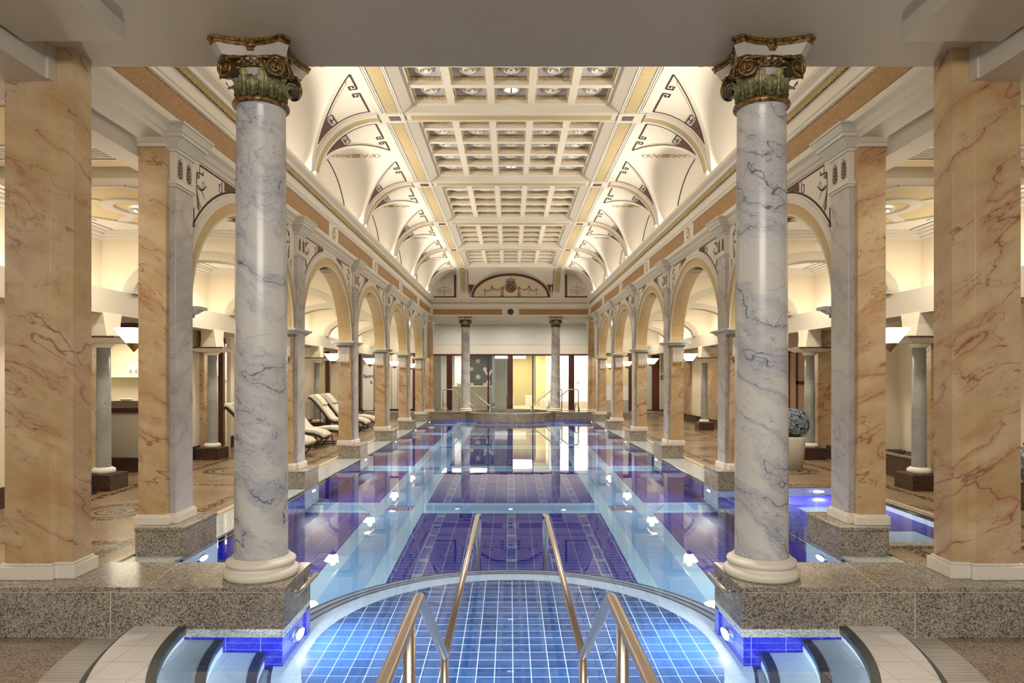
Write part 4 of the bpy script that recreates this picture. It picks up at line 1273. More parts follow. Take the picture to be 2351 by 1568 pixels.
for s in (-1, 1):
    nm = SIDE[s]
    w = sroot('wall_%s_colonnade' % nm)
    # band above the columns with small arches
    b = MB(); b.box(s*6.32, s*6.44, 4.5, 31.4, 2.78, 3.17); b.box(s*6.44, s*6.9, 4.5, 31.4, 2.78, 3.03); part(b, 'wall_band', MT['beigewall'], w)
    b = MB(); b.box(s*6.80, s*6.9, 4.5, 31.4, 3.03, 4.3); part(b, 'cove', MT['cream'], w)
    # arches across the aisle
    AC = 5.11
    for k in range(5):
        y0 = 11.33+STEP*k; n = 32
        b = MB()
        def el_(a_, b2, i): t = pi*i/n; return (s*(AC-a_*cos(t)), 3.17+b2*sin(t))
        def shell(o_a, o_b, i_a, i_b, ya, yb, m, flat=None):
            v = []
            for i in range(n+1):
                (xo, zo), (xi, zi) = el_(o_a,o_b,i), el_(i_a,i_b,i)
                if flat: zo = flat
                v += [(xi,ya,zi),(xo,ya,zo),(xo,yb,zo),(xi,yb,zi)]
            b.add(v, [(4*i+q,4*i+(q+1)%4,4*i+4+(q+1)%4,4*i+4+q) for i in range(n) for q in range(4)], m)
        shell(1.31,.70,1.31,.70, y0, y0+.26, 0, 4.21); shell(1.33,.71,1.15,.56, y0-.015, y0+.275, 1)
        b.box(s*6.42, s*6.82, y0, y0+.26, 3.03, 4.21, 0); b.box(s*3.79, s*3.81, y0, y0+.26, 3.17, 4.21, 0)
        part(b, 'cross_arch', [MT['cream'], MT['beigewall']], w, fix=False)
    # aisle ceiling
    b = MB(); b.box(s*3.8, s*6.9, 7.72, 31.4, 4.20, 4.35); b.box(s*3.8, s*9.0, 3.0, 7.72, 4.10, 4.35)
    cl = struct(b.build('ceiling_aisle_%s' % nm, MT['vault']))
    b = MB()
    for k in range(1):
        y = 7.46
        b.box(s*3.8, s*6.4, y, y+.26, 3.965, 4.22)
    part(b, 'ceiling_beam', MT['beigewall'], cl)
    b = MB(); d = MB(); dk = MB()
    for k in range(6):
        c = 9.72+STEP*k; u = 5.28; n = 40
        # octagon frame, medallion ring
        oc = [(s*(u+1.12*cos(pi/8+pi/4*i)), c+1.25*sin(pi/8+pi/4*i)) for i in range(8)]
        for (xa, ya), (xb, yb) in zip(oc, oc[1:]+oc[:1]): b.ribbon([(xa,ya,4.2),(xb,yb,4.2)], Vector((0,0,-1)), .06, .03)
        for i in range(0, 8, 2):
            a = pi/8+pi/4*i+pi/8; b.ribbon([(s*(u+.42*cos(a)),c+.5*sin(a),4.2),(s*(u+.98*cos(a)),c+1.1*sin(a),4.2)], Vector((0,0,-1)), .14, .02)
        ring = [(s*(u+.40*cos(2*pi*i/n)), c+.48*sin(2*pi*i/n), 4.2) for i in range(n+1)]; b.ribbon(ring, Vector((0,0,-1)), .16, .03)
        d.add([(x,y,4.198) for x,y in oc], [tuple(range(8))])
        ya, yb = c-1.98, c+1.59
        for dx, wd in ((6.52,.022),): dk.ribbon([(s*3.95,ya+.25,4.197),(s*dx,ya+.25,4.197),(s*dx,yb-.10,4.197),(s*3.95,yb-.10,4.197)], Vector((0,0,-1)), wd, .003)
        for q in (-1, 1): dk.ribbon([(s*6.38,c-.2+q*.75-.22,4.197),(s*6.38,c-.2+q*.75+.22,4.197)], Vector((0,0,-1)), .014, .003)
        for q in range(7): dk.ribbon([(s*(6.36+.025*sin(q*2.1+t)), c-.6+q*.12+.02*t, 4.197) for t in range(4)], Vector((0,0,-1)), .009, .003)
        for d0, zz in ((.16,4.165),(.11,4.12),(.05,4.07)):
            b.box(s*(6.80-d0), s*6.81, ya, yb+.019-d0, zz, 4.2)
            b.box(s*3.8, s*6.81, yb+.02-d0+.0, yb+.03, zz, 4.2)
    part(b, 'ceiling_moulding', MT['white'], cl, fix=False); part(d, 'ochre_field', MT['yellowcream'], cl, fix=False); part(dk, 'painted_line', MT['black'], cl, fix=False)
    b = MB(); b.box(s*3.82, s*6.3, 5.8, 7.44, 4.085, 4.11); part(b, 'near_field', MT['yellowcream'], cl)
    # far end wall of the aisle
    e = sroot('wall_%s_end' % nm)
    b = MB(); b.box(s*3.7, s*9, 31.42, 31.6, 2.86, 4.3); b.box(s*6.9, s*9, 31.40, 31.6, 0, 2.86); part(b, 'upper_wall', MT['beigewall'], e)
    b = MB(); b.box(s*3.7, s*9, 31.38, 31.45, 2.80, 2.87); part(b, 'dark_head', MT['woodred'], e)

def spot_obj(s, k, first=[None]):
    lab = 'halogen spotlight in the %s aisle ceiling medallion on the %s' % (ORD[k], SIDEWORD[s])
    loc = (s*5.28, 9.72+STEP*k, 4.165)
    if first[0] is None: first[0] = make_spot(lab, 'spotlights in the aisle ceilings'); o = first[0]
    else: o = dup(first[0], loc, lab)
    o.location = loc
for s in (-1, 1):
    for k in range(5): spot_obj(s, k)
    v = thing('ceiling_vent', 'slotted air vent in the aisle ceiling before the first pier, %s' % SIDEWORD[s], 'vent', (s*4.75, 6.95, 4.085))
    b = MB()
    b.box(-.82,.82,-.22,-.19,-.02,0); b.box(-.82,.82,.19,.22,-.02,0); b.box(-.82,-.78,-.19,.19,-.02,0); b.box(.78,.82,-.19,.19,-.02,0); b.build('frame', MT['white'], v)
    b = MB()
    for k in range(6): b.box(-.78,.78,-.17+.06*k,-.14+.06*k,-.014,-.004)
    b.build('slats', MT['stone_trim'], v); b = MB(); b.box(-.79,.79,-.2,.2,-.004,-.001); b.build('dark_slot', MT['black'], v)

for x in (4.32, 4.92):
    o = dup(pl0, (x, 10.968, -.28), 'round underwater light at the far wall of the side bay, %s the pier' % ('nearer' if x < 4.5 else 'farther from')); o.rotation_euler = (pi/2, 0, 0)
# ================================================================ OUTER WALLS
def frame_rect(b, x0, x1, z0, z1, y, w, d=.06):
    b.box(x0, x1, y-d, y, z1-w, z1); b.box(x0, x1, y-d, y, z0, z0+w); b.box(x0, x0+w, y-d, y, z0+w, z1-w); b.box(x1-w, x1, y-d, y, z0+w, z1-w)
for s in (-1, 1):
    w = sroot('wall_%s' % SIDE[s])
    b = MB()
    if s < 0: b.box(-6.85, -7.0, 3.5, 10.9, .0, 2.95); b.box(-7.0, -7.1, 17.05, 31.4, .0, 2.95); b.box(-6.80, -6.95, 12.9, 14.9, 0, 2.95)
    else: b.box(7.5, 7.65, 3.5, 13.2, .0, 2.95); b.box(6.95, 7.65, 13.2, 13.3, 0, 2.95); b.box(7.05, 7.2, 17.4, 31.4, 0, 2.95)
    b.box(s*8.9, s*9.0, 3.5, 31.4, 0, 3.0)
    part(b, 'plaster_wall', MT['cream'], w)
    b = MB()
    if s < 0: b.box(-6.83, -6.85, 3.5, 10.9, 0, .31); b.box(-6.97, -7.0, 17.05, 31.4, 0, .31); b.box(-6.78, -6.80, 12.9, 14.9, 0, .3)
    else: b.box(6.88, 6.95, 13.2, 17.4, 0, .3); b.box(7.0, 7.05, 17.4, 31.4, 0, .31)
    b.box(s*6.2, s*7.0, 31.33, 31.42, 0, .27)
    part(b, 'skirting', MT['granite_red'], w)
    b = MB()
    for y in (10.9, 14.9): b.box(s*6.70, s*7.05, y, y+.28, .0, 2.8)
    for k in range(3): 
        if s > 0: b.box(6.98, 7.06, 18.6+4*k, 20.3+4*k, .31, 2.6)
    part(b, 'marble_pilaster', MT['warm'], w)
# glazed pantry niche
n = sroot('window_1')
b = MB(); b.box(-6.83,-6.71,12.72,12.85,.0,2.6); b.box(-8.6,-6.83,12.74,12.84,1.12,1.21); b.box(-8.6,-6.71,12.74,12.84,2.5,2.8); part(b, 'frame', MT['woodred'], n)
b = MB(); b.box(-8.6,-6.83,12.78,12.82,.28,1.12); part(b, 'lower_panel', MT['beigewall'], n)
b = MB(); b.box(-8.6,-6.6,12.70,12.9,.0,.27); part(b, 'base', MT['granite_red'], n)
b = MB(); b.box(-8.6,-6.83,12.80,12.81,1.21,2.5); part(b, 'pane', MT['glass'], n)
b = MB(); b.box(-8.9,-6.95,14.6,14.7,0,2.9); b.box(-8.9,-6.9,12.9,14.7,2.6,2.9); part(b, 'niche_wall', MT['cream'], n)
c = thing('pantry_counter', 'pantry counter with dark granite top behind the glazed niche', 'counter', (-7.8,13.4,0))
b = MB(); b.box(-.9,.75,-.3,.3,0,1.18); b.build('cabinet', MT['white'], c); b = MB(); b.box(-.92,.78,-.34,.32,1.18,1.33); b.build('counter_top', MT['granite'], c)
c = thing('wall_shelf', 'pale shelf with a stencilled border on the pantry wall', 'shelf', (-7.7,14.5,1.78))
b = MB(); b.box(-.9,.66,-.2,.1,0,.05); b.build('board', MT['stone_trim'], c)
b = MB(); b.box(-.5,.4,.08,.1,.06,.25); o = b.build('border_panel', MT['white'], c)
b = MB()
for k in range(7): b.add([(-.46+.12*k,.075,.09),(-.38+.12*k,.075,.09),(-.42+.12*k,.075,.2)], [(0,1,2)]); 
b.build('stencil', MT['greypaint'], c)
c = thing('wall_strip', 'narrow dark wall strip beside the pantry shelf', 'wall strip', (-6.98,14.5,1.35)); b = MB(); b.box(-.03,.02,-.05,.09,0,1.1); b.build('strip', MT['woodred'], c); c.name = 'wall_strip'
c = thing('plate', 'small white plate stack on the pantry counter', 'plates', (-7.5,13.3,1.33)); b = MB(); b.lathe([(.001,0),(.08,0),(.13,.03),(.12,.035),(.001,.02)], n=24); b.build('dish', MT['white'], c)
# second niche : shower with glass door
n = sroot('window_2')
b = MB(); b.box(-7.27,-7.15,16.95,17.08,.05,2.75); b.box(-8.6,-7.2,16.97,17.07,.0,.12); part(b, 'frame', MT['woodred'], n)
b = MB(); b.box(-8.6,-7.27,17.0,17.01,.12,2.6); part(b, 'pane', MT['glass'], n)
b = MB(); b.box(-8.9,-7.1,18.6,18.7,0,2.95); b.box(-8.9,-7.1,17.1,18.7,2.62,2.9); part(b, 'niche_wall', MT['cream'], n)
b = MB(); b.box(-8.85,-7.15,18.55,18.6,1.70,1.84); part(b, 'border_strip', MT['stone_trim'], n)
b = MB()
for k in range(9): b.box(-8.7+.17*k, -8.62+.17*k, 18.54, 18.55, 1.73, 1.81)
part(b, 'stencil', MT['greypaint'], n)
# third niche with mirror frames
n = sroot('window_3')
b = MB(); b.box(-6.62,-6.48,24.4,24.55,0,2.7); b.box(-6.98,-6.9,24.42,24.5,0,2.7); part(b, 'frame', MT['woodred'], n)
b = MB(); b.box(-6.9,-6.62,24.5,24.52,.9,2.7); part(b, 'pane', MT['yellowwall'], n)
b = MB(); b.box(-6.9,-6.62,24.48,24.53,.0,.9); part(b, 'lower_panel', MT['white'], n)
# salmon panels on the right
n = sroot('wall_right_panel')
b = MB(); b.box(6.95,8.8,17.3,17.4,0,2.95); part(b, 'salmon_wall', MT['pinkpanel'], n)
b = MB()
for x in (7.02,7.22,7.75,7.95): b.box(x,x+.05,17.28,17.3,.75,2.45)
b.box(7.02,8.0,17.28,17.3,2.40,2.45); b.box(7.22,7.75,17.28,17.3,1.6,1.68); b.box(7.42,7.55,17.28,17.3,.62,.78)
part(b, 'red_strip', MT['brown'], n)
# planter with pebbles on the right
p = thing('stone_planter', 'long low dark granite planter filled with black pebbles along the cream wall', 'planter', (7.2,9.4,0))
b = MB(); b.box(-.42,-.36,-3.6,3.7,0,.40); b.box(-.36,.28,3.64,3.7,0,.40); b.box(-.36,.28,-3.6,-3.54,0,.40); b.box(-.36,.28,-3.54,3.64,0,.1); b.build('planter_box', MT['granite_red'], p)
b = MB(); b.box(-.44,-.34,-3.62,3.72,.40,.43); b.build('planter_rim', MT['granite_floor'], p)
b = MB(); random.seed(3)
for k in range(520):
    x, y = random.uniform(-.30,.24), random.uniform(-2.2,3.6); b.ball((x,y,.36+random.uniform(-.02,.03)), random.uniform(.03,.055), 6, 0, .7)
o = b.build('pebbles', MT['pebble'], p, fix=False); o['kind'] = 'stuff'
# potted hydrangeas
def pot(loc, label, R=.22, hz=.62):
    r = thing('potted_hydrangea', label, 'plant', loc)
    b = MB(); b.lathe([(.001,.0),(R*.78,0),(R,hz*.93),(R*1.06,hz),(R*.95,hz),(R*.9,hz*.9),(.001,hz*.9)], n=28); b.build('pot', MT['white'], r)
    b = MB(); random.seed(5)
    for k in range(420):
        t, u_ = random.uniform(0,2*pi), random.uniform(-.55,1); rr = R*1.25*random.uniform(.86,1.04); q = sqrt(1-u_*u_)
        c = Vector((rr*q*cos(t), rr*q*sin(t), hz+R*1.05+rr*u_*1.1)); nn = (c-Vector((0,0,hz+R))).normalized(); e1 = nn.orthogonal().normalized(); e2 = nn.cross(e1)
        for m_ in range(4):
            a = m_*pi/2+t; d1 = e1*cos(a)+e2*sin(a); d2 = nn.cross(d1)
            s_ = .034; b.add([c, c+d1*s_+d2*s_*.6+nn*.012, c+d1*s_*1.6, c+d1*s_-d2*s_*.6+nn*.012], [(0,1,2,3)])
    b.build('blossoms', MT['hydrangea'], r, fix=False)
    b = MB(); b.ball((0,0,hz+R*.95), R*1.08, 16); b.build('foliage', MT['leaf'], r)
pot((5.46,13.2,.02), 'potted blue hydrangea in a white pot in the aisle beside the side bay')
pot((5.52,6.9,.02), 'potted blue hydrangea in a white pot half cut off by the picture edge', .26, .60)
# basket beside the first granite column on the lounger side
r = thing('umbrella_basket', 'small black wire basket beside the slim granite column', 'basket', (-6.40,10.3,.02))
b = MB()
for k in range(18):
    a = 2*pi*k/18; b.tube([(.11*cos(a),.11*sin(a),.03),(.12*cos(a),.12*sin(a),.30)], .005, 5)
b.build('wires', MT['wicker'], r, fix=False); b = MB(); b.cyl((0,0),.13,0,.03,20); b.build('foot', MT['wicker'], r)

# ================================================================ LOUNGERS
def make_lounger():
    r = thing('wicker_lounger', 'x', 'lounger', (0,0,0), 'cream cushioned wicker loungers in a row')
    # profile along local x: foot at 0, head at -2.0
    prof = [(0,.24),(-.10,.315),(-.25,.36),(-.45,.385),(-.70,.37),(-.92,.335),(-1.06,.34),(-1.18,.42),(-1.32,.60),(-1.47,.79),(-1.62,.97),(-1.75,1.09),(-1.84,1.11)]
    W = .33
    def off(i, d):
        a = Vector(prof[max(0,i-1)]); c = Vector(prof[min(len(prof)-1,i+1)]); t = (c-a).normalized(); nn = Vector((t.y,-t.x)); 
        if nn.y < 0: nn = -nn
        p = Vector(prof[i])+nn*d; return (p.x,p.y)
    def slab(b, d0, d1, w, i0, i1, m=0):
        up = [off(i,d1) for i in range(i0,i1)]; dn = [off(i,d0) for i in range(i0,i1)]
        b.prism(up+dn[::-1], -w, w, 'y', m, True)
    b = MB(); slab(b, .0, .085, W, 0, 7); b.build('seat_cushion', MT['cushion'], r, bevel=.025)
    b = MB(); slab(b, .0, .085, W, 6, len(prof)); b.build('back_cushion', MT['cushion'], r, bevel=.025)
    b = MB(); slab(b, .085, .15, W*.85, 9, 12); b.build('head_pillow', MT['cushion'], r, bevel=.025)
    b = MB(); slab(b, -.05, .0, W+.02, 0, len(prof))
    b.build('wicker_frame', MT['wicker'], r, bevel=.006)
    b = MB()
    for q in (-1, 1):
        b.tube(rnd([(-.05,q*W,.22),(-.22,q*W,.0),(-.32,q*W,.0),(-.42,q*W,.33)], .06), .016, 8)
        b.tube(rnd([(-1.15,q*W,.30),(-1.30,q*W,.0),(-1.45,q*W,.0),(-1.46,q*W,.72)], .06), .016, 8)
        b.tube([(-.30,q*W,.02),(-1.32,q*W,.02)], .014, 8)
    b.tube([(-1.35,-W,.02),(-1.35,W,.02)], .014, 8)
    b.build('leg_frame', MT['wicker'], r, fix=False)
    return r
lg0 = make_lounger(); first = True
for k, (x, y) in enumerate([(-4.52,15.42),(-4.66,17.3),(-4.3,18.18),(-4.62,22.1),(-4.66,23.5)]):
    o = lg0 if first else dup(lg0, (0,0,0)); first = False
    o.location = (x, y, .02)
    o['label'] = ['cream wicker lounger nearest the camera, behind the second pier', 'cream wicker lounger second from the camera, its foot behind the third pier', 'cream wicker lounger third from the camera with upright white back', 'cream wicker lounger before the last one, seen past the third pier', 'farthest cream wicker lounger, by the fourth pier'][k]

# ================================================================ FAR GLASS SCREEN AND ROOMS BEHIND
YW = 32.5
w = sroot('wall_far')
b = MB(); b.box(-3.9, 3.9, YW-.02, YW+.15, 2.86, 4.3); b.box(-3.9, 3.9, YW-.05, YW+.15, 3.28, 4.3); part(b, 'upper_wall', MT['bluewhite'], w)
b = MB(); b.box(-3.9, 3.9, YW-.06, YW+.15, 2.86, 3.27); part(b, 'header', MT['stone_trim'], w)
for s in (-1, 1):
    b = MB(); b.box(s*3.75, s*3.9, 29.2, YW, 0, 4.3); part(b, 'return_wall', MT['beigewall'], w)
scr = sroot('window_4')
b = MB()
for x0, x1 in ((-3.04,-2.78),(-1.10,-1.02),(-.13,.11),(1.03,1.09),(2.0,2.06),(2.76,3.03)): b.box(x0, x1, YW-.05, YW+.05, .2, 2.80)
b.box(-3.75, 3.75, YW-.05, YW+.05, 2.78, 2.86)
part(b, 'frame', MT['woodred'], scr)
b = MB(); b.box(-3.75, 3.75, YW-.004, YW+.004, .2, 2.8); part(b, 'pane', MT['glass'], scr)
rm = sroot('wall_far_room')
b = MB(); b.box(-9, 9, YW+.1, 42, .05, .18); part(b, 'room_floor', MT['tanfloor'], rm)
b = MB(); b.box(-9, 9, YW+.1, 42, 3.0, 3.1); part(b, 'room_ceiling', MT['whitewall'], rm)
b = MB(); b.box(-4.6, -1.0, 37, 37.1, .1, 3); b.box(-4.0,-3.35,YW+.5,YW+.6,.1,3); b.box(-2.95,-2.35,36,36.1,.1,3); part(b, 'room_wall_white', MT['whitewall'], rm)
b = MB(); b.box(-.72, -.2, YW+1.4, YW+1.5, .1, 3); b.box(-.78,-.72,YW+1.4,37,.1,3); part(b, 'room_wall_grey', MT['greywall'], rm)
b = MB(); b.box(-.2, 1.4, 40, 40.1, .1, 3); b.box(-.14,-.08,YW+1.6,40,.1,3); b.box(1.4,2.1,38.0,38.1,.1,3); part(b, 'room_wall_yellow', MT['yellowwall'], rm)
b = MB(); b.box(2.0, 9, YW+1.6, YW+1.7, .55, 3); b.box(1.95,2.02,YW+1.6,38,.1,3); part(b, 'room_wall_bright', MT['whitewall'], rm)
b = MB(); b.box(2.0, 9, YW+1.55, YW+1.7, .1, .55); part(b, 'room_wall_base', MT['beigewall'], rm)
b = MB(); b.box(-9, -4.6, 36, 36.1, .1, 3); part(b, 'room_wall_cream', MT['cream'], rm)
d = thing('reception_desk', 'white reception desk behind the far glass screen', 'desk', (0,0,0))
b = MB(); b.box(-2.95, -.95, 34.2, 34.8, .18, 1.24); b.build('front_panel', MT['white'], d, bevel=.01); b = MB(); b.box(-2.98, -.92, 34.1, 34.85, 1.24, 1.32); b.build('desk_top', MT['white'], d, bevel=.008)
d = thing('lotus_panel', 'dark wall panel with pale lotus flowers above the reception desk', 'panel', (-1.75,36.9,1.3))
b = MB(); b.box(-.62,.75,-.02,.06,0,1.65); b.build('panel_board', MT['darkpanel'], d)
b = MB()
for x, z, R in ((0,1.28,.13),(0,.42,.14),(-.35,.85,.11),(.38,.85,.11),(-.33,.02,.10),(.36,.02,.10)):
    for k in range(14):
        a = 2*pi*k/14; b.ribbon([(x+.04*cos(a),-.025,max(.01,z+.04*sin(a)+.05)),(x+R*cos(a),-.025,max(.01,z+R*sin(a)+.05))], Vector((0,-1,0)), [.012,.03], .004)
    b.add([(x+.05*cos(2*pi*k/10),-.032,max(.01,z+.05+.05*sin(2*pi*k/10))) for k in range(10)], [tuple(range(10))])
b.build('lotus_motif', MT['yellowcream'], d, fix=False)
d = thing('orchid_pot', 'white orchid in a glass vase on the end of the reception desk', 'orchid', (-1.12,34.4,1.32))
b = MB(); b.lathe([(.001,0),(.06,0),(.09,.25),(.085,.25),(.055,.01),(.001,.01)], n=20); b.build('vase', MT['stone_trim'], d)
b = MB()
for q in (-1, 1): b.tube([(0,0,.2),(q*.02,0,.45),(q*.08,0,.68),(q*.17,0,.78)], .008, 6)
for k in range(5):
    a = k*1.3; b.ribbon([(0,0,.25),(.1*cos(a),.1*sin(a),.34),(.2*cos(a),.2*sin(a),.30)], Vector((0,0,1)), [.02,.06,.01], .004)
b.build('leaves', MT['leaf'], d, fix=False)
b = MB()
for k in range(9):
    q = 1 if k % 2 else -1; t = k//2/4; c = (q*(.05+.14*t), -.02, .58+.24*t)
    for m_ in range(5):
        a = 2*pi*m_/5; b.add([c,(c[0]+.05*cos(a-.4),c[1]-.01,c[2]+.05*sin(a-.4)),(c[0]+.075*cos(a),c[1]-.015,c[2]+.075*sin(a)),(c[0]+.05*cos(a+.4),c[1]-.01,c[2]+.05*sin(a+.4))], [(0,1,2,3)])
b.build('blossoms', MT['orchid'], d, fix=False)
d = thing('desk_bowl', 'white curled bowl on the reception desk beside the far column', 'bowl', (-2.55,34.4,1.32)); b = MB(); b.lathe([(.001,0),(.08,0),(.2,.12),(.19,.13),(.07,.02),(.001,.02)], n=24); b.build('bowl', MT['white'], d)
for x, lab in ((-.02,'white low box beside the yellow corridor, next to the wide frame'),(1.02,'white low box beside the yellow corridor, next to the thin frame')):
    d = thing('low_box', lab, 'box', (x,38.2,.18)); b = MB(); b.box(-.2,.2,-.2,.2,0,.55); b.build('box_body', MT['white'], d, bevel=.01)
d = thing('bench_ledge', 'long cream ledge running along the bright wall of the corridor', 'ledge', (1.75,36.0,.18)); b = MB(); b.box(-.12,.15,-2,1.9,0,.42); b.build('ledge_body', MT['stone_trim'], d)
# wall sign on the bright wall
d = thing('wall_plaque', 'tall narrow grey plaque on the bright white wall behind the glass', 'plaque', (3.35,YW+1.58,1.5)); b = MB(); b.box(-.08,.08,-.02,.01,.0,.75); b.build('plate', MT['stone_trim'], d)
b = MB()
for k in range(9): b.box(-.05,.05,-.024,-.02,.06+.075*k,.09+.075*k)
b.build('slot', MT['greypaint'], d)
b = MB(); b.box(-.025,.025,-.02,.01,-.18,-.08); b.build('small_tag', MT['stone_trim'], d)
# aisle end fronts
e = sroot('door_1')
b = MB(); b.box(5.43,5.80,31.35,31.48,.0,2.82); b.box(6.50,6.84,31.35,31.48,0,2.82); part(b, 'door_frame', MT['woodred'], e)
b = MB(); b.box(5.80,6.50,31.42,31.46,.27,2.82); part(b, 'door_leaf', MT['greywall'], e)
b = MB(); b.tube([(5.72,31.33,1.0),(5.72,31.28,1.0),(5.72,31.28,1.25),(5.72,31.33,1.25)], .015, 8); part(b, 'door_handle', MT['steel'], e)
b = MB(); b.box(4.1,5.43,31.5,31.54,1.35,2.82); part(b, 'yellow_glazing', MT['yellowwall'], e); b = MB(); b.box(4.1,5.43,31.5,31.54,.7,1.35); part(b, 'white_glazing', MT['whitewall'], e); b = MB(); b.box(3.8,5.43,31.5,31.54,.0,.7); part(b, 'grey_glazing', MT['greywall'], e)
d = thing('door_sign', 'small dark square room sign on the pale wall by the aisle end door', 'sign', (6.98,31.37,1.66)); b = MB(); b.box(-.09,.09,-.01,.03,0,.18); b.build('sign_plate', MT['brown'], d)
b = MB(); b.ribbon([(-.035,-.012,.055),(.035,-.012,.055),(.035,-.012,.125),(-.035,-.012,.125),(-.035,-.012,.05)], Vector((0,-1,0)), .014, .003); b.build('sign_symbol', MT['stone_trim'], d)
e = sroot('door_2')
b = MB(); b.box(-4.50,-4.38,31.35,31.48,0,2.82); b.box(-6.98,-6.90,31.35,31.45,0,2.82); part(b, 'door_frame', MT['woodred'], e)
b = MB(); b.box(-6.9,-4.5,31.44,31.5,.0,.30); part(b, 'base', MT['granite_red'], e)
b = MB(); b.box(-6.2,-5.7,31.40,31.5,.3,2.82); b.box(-5.45,-4.9,31.36,31.5,.3,2.8); b.box(-4.38,-3.75,31.44,31.5,.0,2.82); b.box(-8.9,-6.9,31.44,31.5,.0,2.82); part(b, 'white_leaf', MT['white'], e)
b = MB(); b.box(-5.7,-5.45,31.43,31.5,.3,2.82); b.box(-4.9,-4.5,31.43,31.5,.3,2.82); part(b, 'cream_leaf', MT['cream'], e)
b = MB()
for x in (-6.24,-5.72,-5.46,-5.2,-4.9): b.box(x-.012,x+.012,31.345,31.5,.3,2.8)
part(b, 'edge_strip', MT['greypaint'], e)
d = thing('sport_banner', 'white upright banner with the word Sport in black letters', 'banner', (-6.53,31.3,.24))
b = MB(); b.box(-.24,.24,-.02,.02,0,2.3); b.build('banner_board', MT['whitewall'], d, bevel=.004)
b = MB(); b.box(-.27,.27,-.05,.05,-.22,0); b.build('banner_foot', MT['wicker'], d)
for txt, x, z, sz in (('Sport', -.22, 1.50, .21), ('b', .10, 1.22, .21)):
    cu = bpy.data.curves.new('lettering', 'FONT'); cu.body = txt; cu.size = sz; cu.extrude = .003; cu.offset = .004
    tmp = bpy.data.objects.new('tmp_text', cu); COL.objects.link(tmp); bpy.context.view_layer.update(); me = bpy.data.meshes.new_from_object(tmp); bpy.data.objects.remove(tmp)
    o = bpy.data.objects.new('lettering', me); COL.objects.link(o); o.parent = d; me.materials.clear(); me.materials.append(MT['black']); o.location = (x,-.024,z); o.rotation_euler = (pi/2,0,0)
ex = thing('exit_lamp', 'small lit white box lamp high on the wall at the end of the lounger aisle', 'lamp', (-4.92,31.37,2.98)); b = MB(); b.box(-.16,.16,-.06,.05,-.02,.22); b.build('lamp_box', MT['spotglass'], ex, bevel=.01)

# ================================================================ LIGHTS
def area(name, loc, size, power, rot=(0,0,0), col=(1,.9,.75), sy=None, shape=None, spread=None):
    L = bpy.data.lights.new(name, 'AREA'); L.energy = power; L.color = col; L.size = size
    L.shape = shape or ('RECTANGLE' if sy else 'SQUARE')
    if sy: L.size_y = sy
    if spread: L.spread = spread
    o = bpy.data.objects.new(name, L); COL.objects.link(o); o.location = loc; o.rotation_euler = rot
    return o
WARM = (1,.90,.75); NEUT = (1,.93,.82); COOL = (.80,.91,1)
K = dict(cove=34, out=5.5, cof=85, aisle=52, aislefill=46, pool=40, near=190, room=70, lamp=14)
def aim(o, d): o.rotation_euler = Vector(d).to_track_quat('-Z', 'Y').to_euler()
for s in (-1, 1):
    for i in range(6):
        yc = RZ[i]-STEP/2 if i else RZ[0]-1.0
        L_ = (STEP-.5) if i else 1.6
        aim(area('cove_light', (s*3.45, yc, ZC+.06), L_, K['cove']*L_/3.5, (0,0,0), WARM, .16, None, math.radians(90)), (-s*.93, 0, .37))
        aim(area('cove_back_light', (s*3.62, yc, ZC+.05), L_, K['out']*L_/3.5, (0,0,0), WARM, .12), (s*.25, 0, .97))
    for k in range(6):
        area('aisle_cove_light', (s*6.60, 9.45+STEP*k, 3.07), .1, K['aisle']*.2, (pi,0,0), WARM, 3.4)
        area('aisle_ceiling_light', (s*5.28, 9.72+STEP*k, 4.12), .5, K['aislefill'], (0,0,0), NEUT, None, 'DISK')
    for y in PZ:
        L = bpy.data.lights.new('lamp_bulb', 'POINT'); L.energy = K['lamp']; L.color = WARM; L.shadow_soft_size = .06
        o = bpy.data.objects.new('lamp_bulb', L); COL.objects.link(o); o.location = (s*3.97, y, 2.36)
    area('aisle_near_light', (s*5.2, 5.6, 4.05), .6, 40, (0,0,0), NEUT, None, 'DISK')
for loc in COFLAMP:
    area('coffer_lamp', (loc[0], loc[1], loc[2]-.045), .18, K['cof'], (0,0,0), NEUT, None, 'DISK', math.radians(75))
for s, x, y, z in POOLL:
    area('pool_lamp', (s*(x-.03), y, z), .17, K['pool']*(.7 if x < 2 else 1), (0, s*pi/2, 0), COOL, None, 'DISK')
for p, a in ADDED_STEPL: aim(area('added_step_lamp', (p[0]-.03*cos(a), p[1]-.03*sin(a), p[2]), .17, 75, (0,0,0), (.66,.84,1), None, 'DISK'), (-cos(a), -sin(a), .05))  # area lamps of the added riser lights
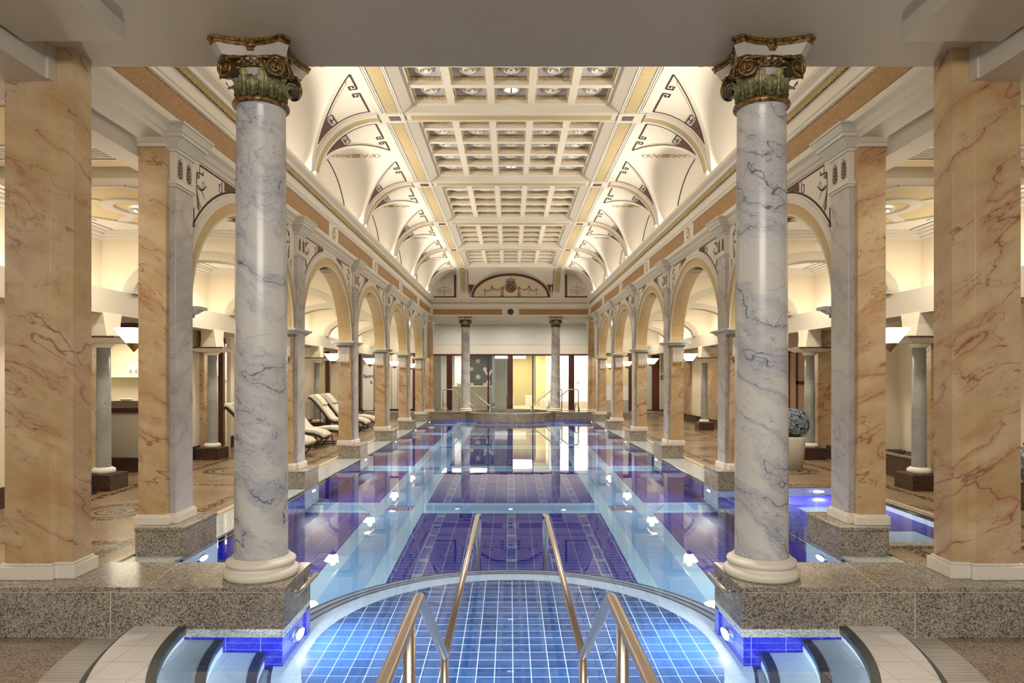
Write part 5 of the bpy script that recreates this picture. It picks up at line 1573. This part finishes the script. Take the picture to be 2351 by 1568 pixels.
for x in (4.32, 4.92): area('bay_lamp', (x, 10.93, -.28), .17, 45, (-pi/2,0,0), COOL, None, 'DISK')
area('near_hall_light', (0, -1.2, 3.9), 3.0, K['near'], (math.radians(38),0,0), NEUT, 1.2)
area('desk_room_light', (-2.3, 34.6, 2.95), 2.2, K['room'], (0,0,0), NEUT, 1.5)
area('corridor_light', (.6, 37.0, 2.95), 1.2, K['room']*1.4, (0,0,0), (1,.92,.7), 4)
area('bright_room_light', (3.2, 33.3, 2.95), 2.4, K['room']*2.2, (0,0,0), NEUT, .8)
for q in (-2.4, 0, 2.4): area('far_soffit_light', (q, 30.8, 4.2), .16, 28, (0,0,0), NEUT, None, 'DISK')
area('pantry_light', (-7.8, 13.6, 2.55), 1.2, 35, (0,0,0), WARM, 1.0)
area('shower_light', (-8.0, 17.9, 2.6), 1.0, 30, (0,0,0), WARM, 1.0)
area('whirlpool_light', (0, 29.5, -.42), 1.6, 40, (pi,0,0), (.75,1,.95), None, 'DISK')

wd = bpy.data.worlds.new('world'); scn.world = wd; wd.use_nodes = True
bg = wd.node_tree.nodes['Background']; bg.inputs[0].default_value = (1,.95,.88,1); bg.inputs[1].default_value = .22

# ================================================================ CAMERA
cam = bpy.data.cameras.new('camera'); co = bpy.data.objects.new('camera', cam); COL.objects.link(co)
cam.sensor_width = 36; cam.lens = 24; cam.shift_x = .0018; cam.shift_y = (864-784)/2351.0
cam.clip_start = .05; cam.clip_end = 200
co.location = (-.019, 0, 1.8); co.rotation_euler = (pi/2, 0, 0)
scn.camera = co
scn.view_settings.view_transform = 'Standard'; scn.view_settings.look = 'None'; scn.view_settings.gamma = 1
scn.view_settings.use_curve_mapping = False; scn.view_settings.exposure = 0.52
cy = scn.cycles
cy.use_denoising = True; cy.max_bounces = 6; cy.diffuse_bounces = 3; cy.glossy_bounces = 3; cy.transmission_bounces = 4; cy.use_adaptive_sampling = True; cy.adaptive_threshold = .09; cy.adaptive_min_samples = 16; cy.caustics_refractive = False; cy.transparent_max_bounces = 12; cy.sample_clamp_indirect = 6
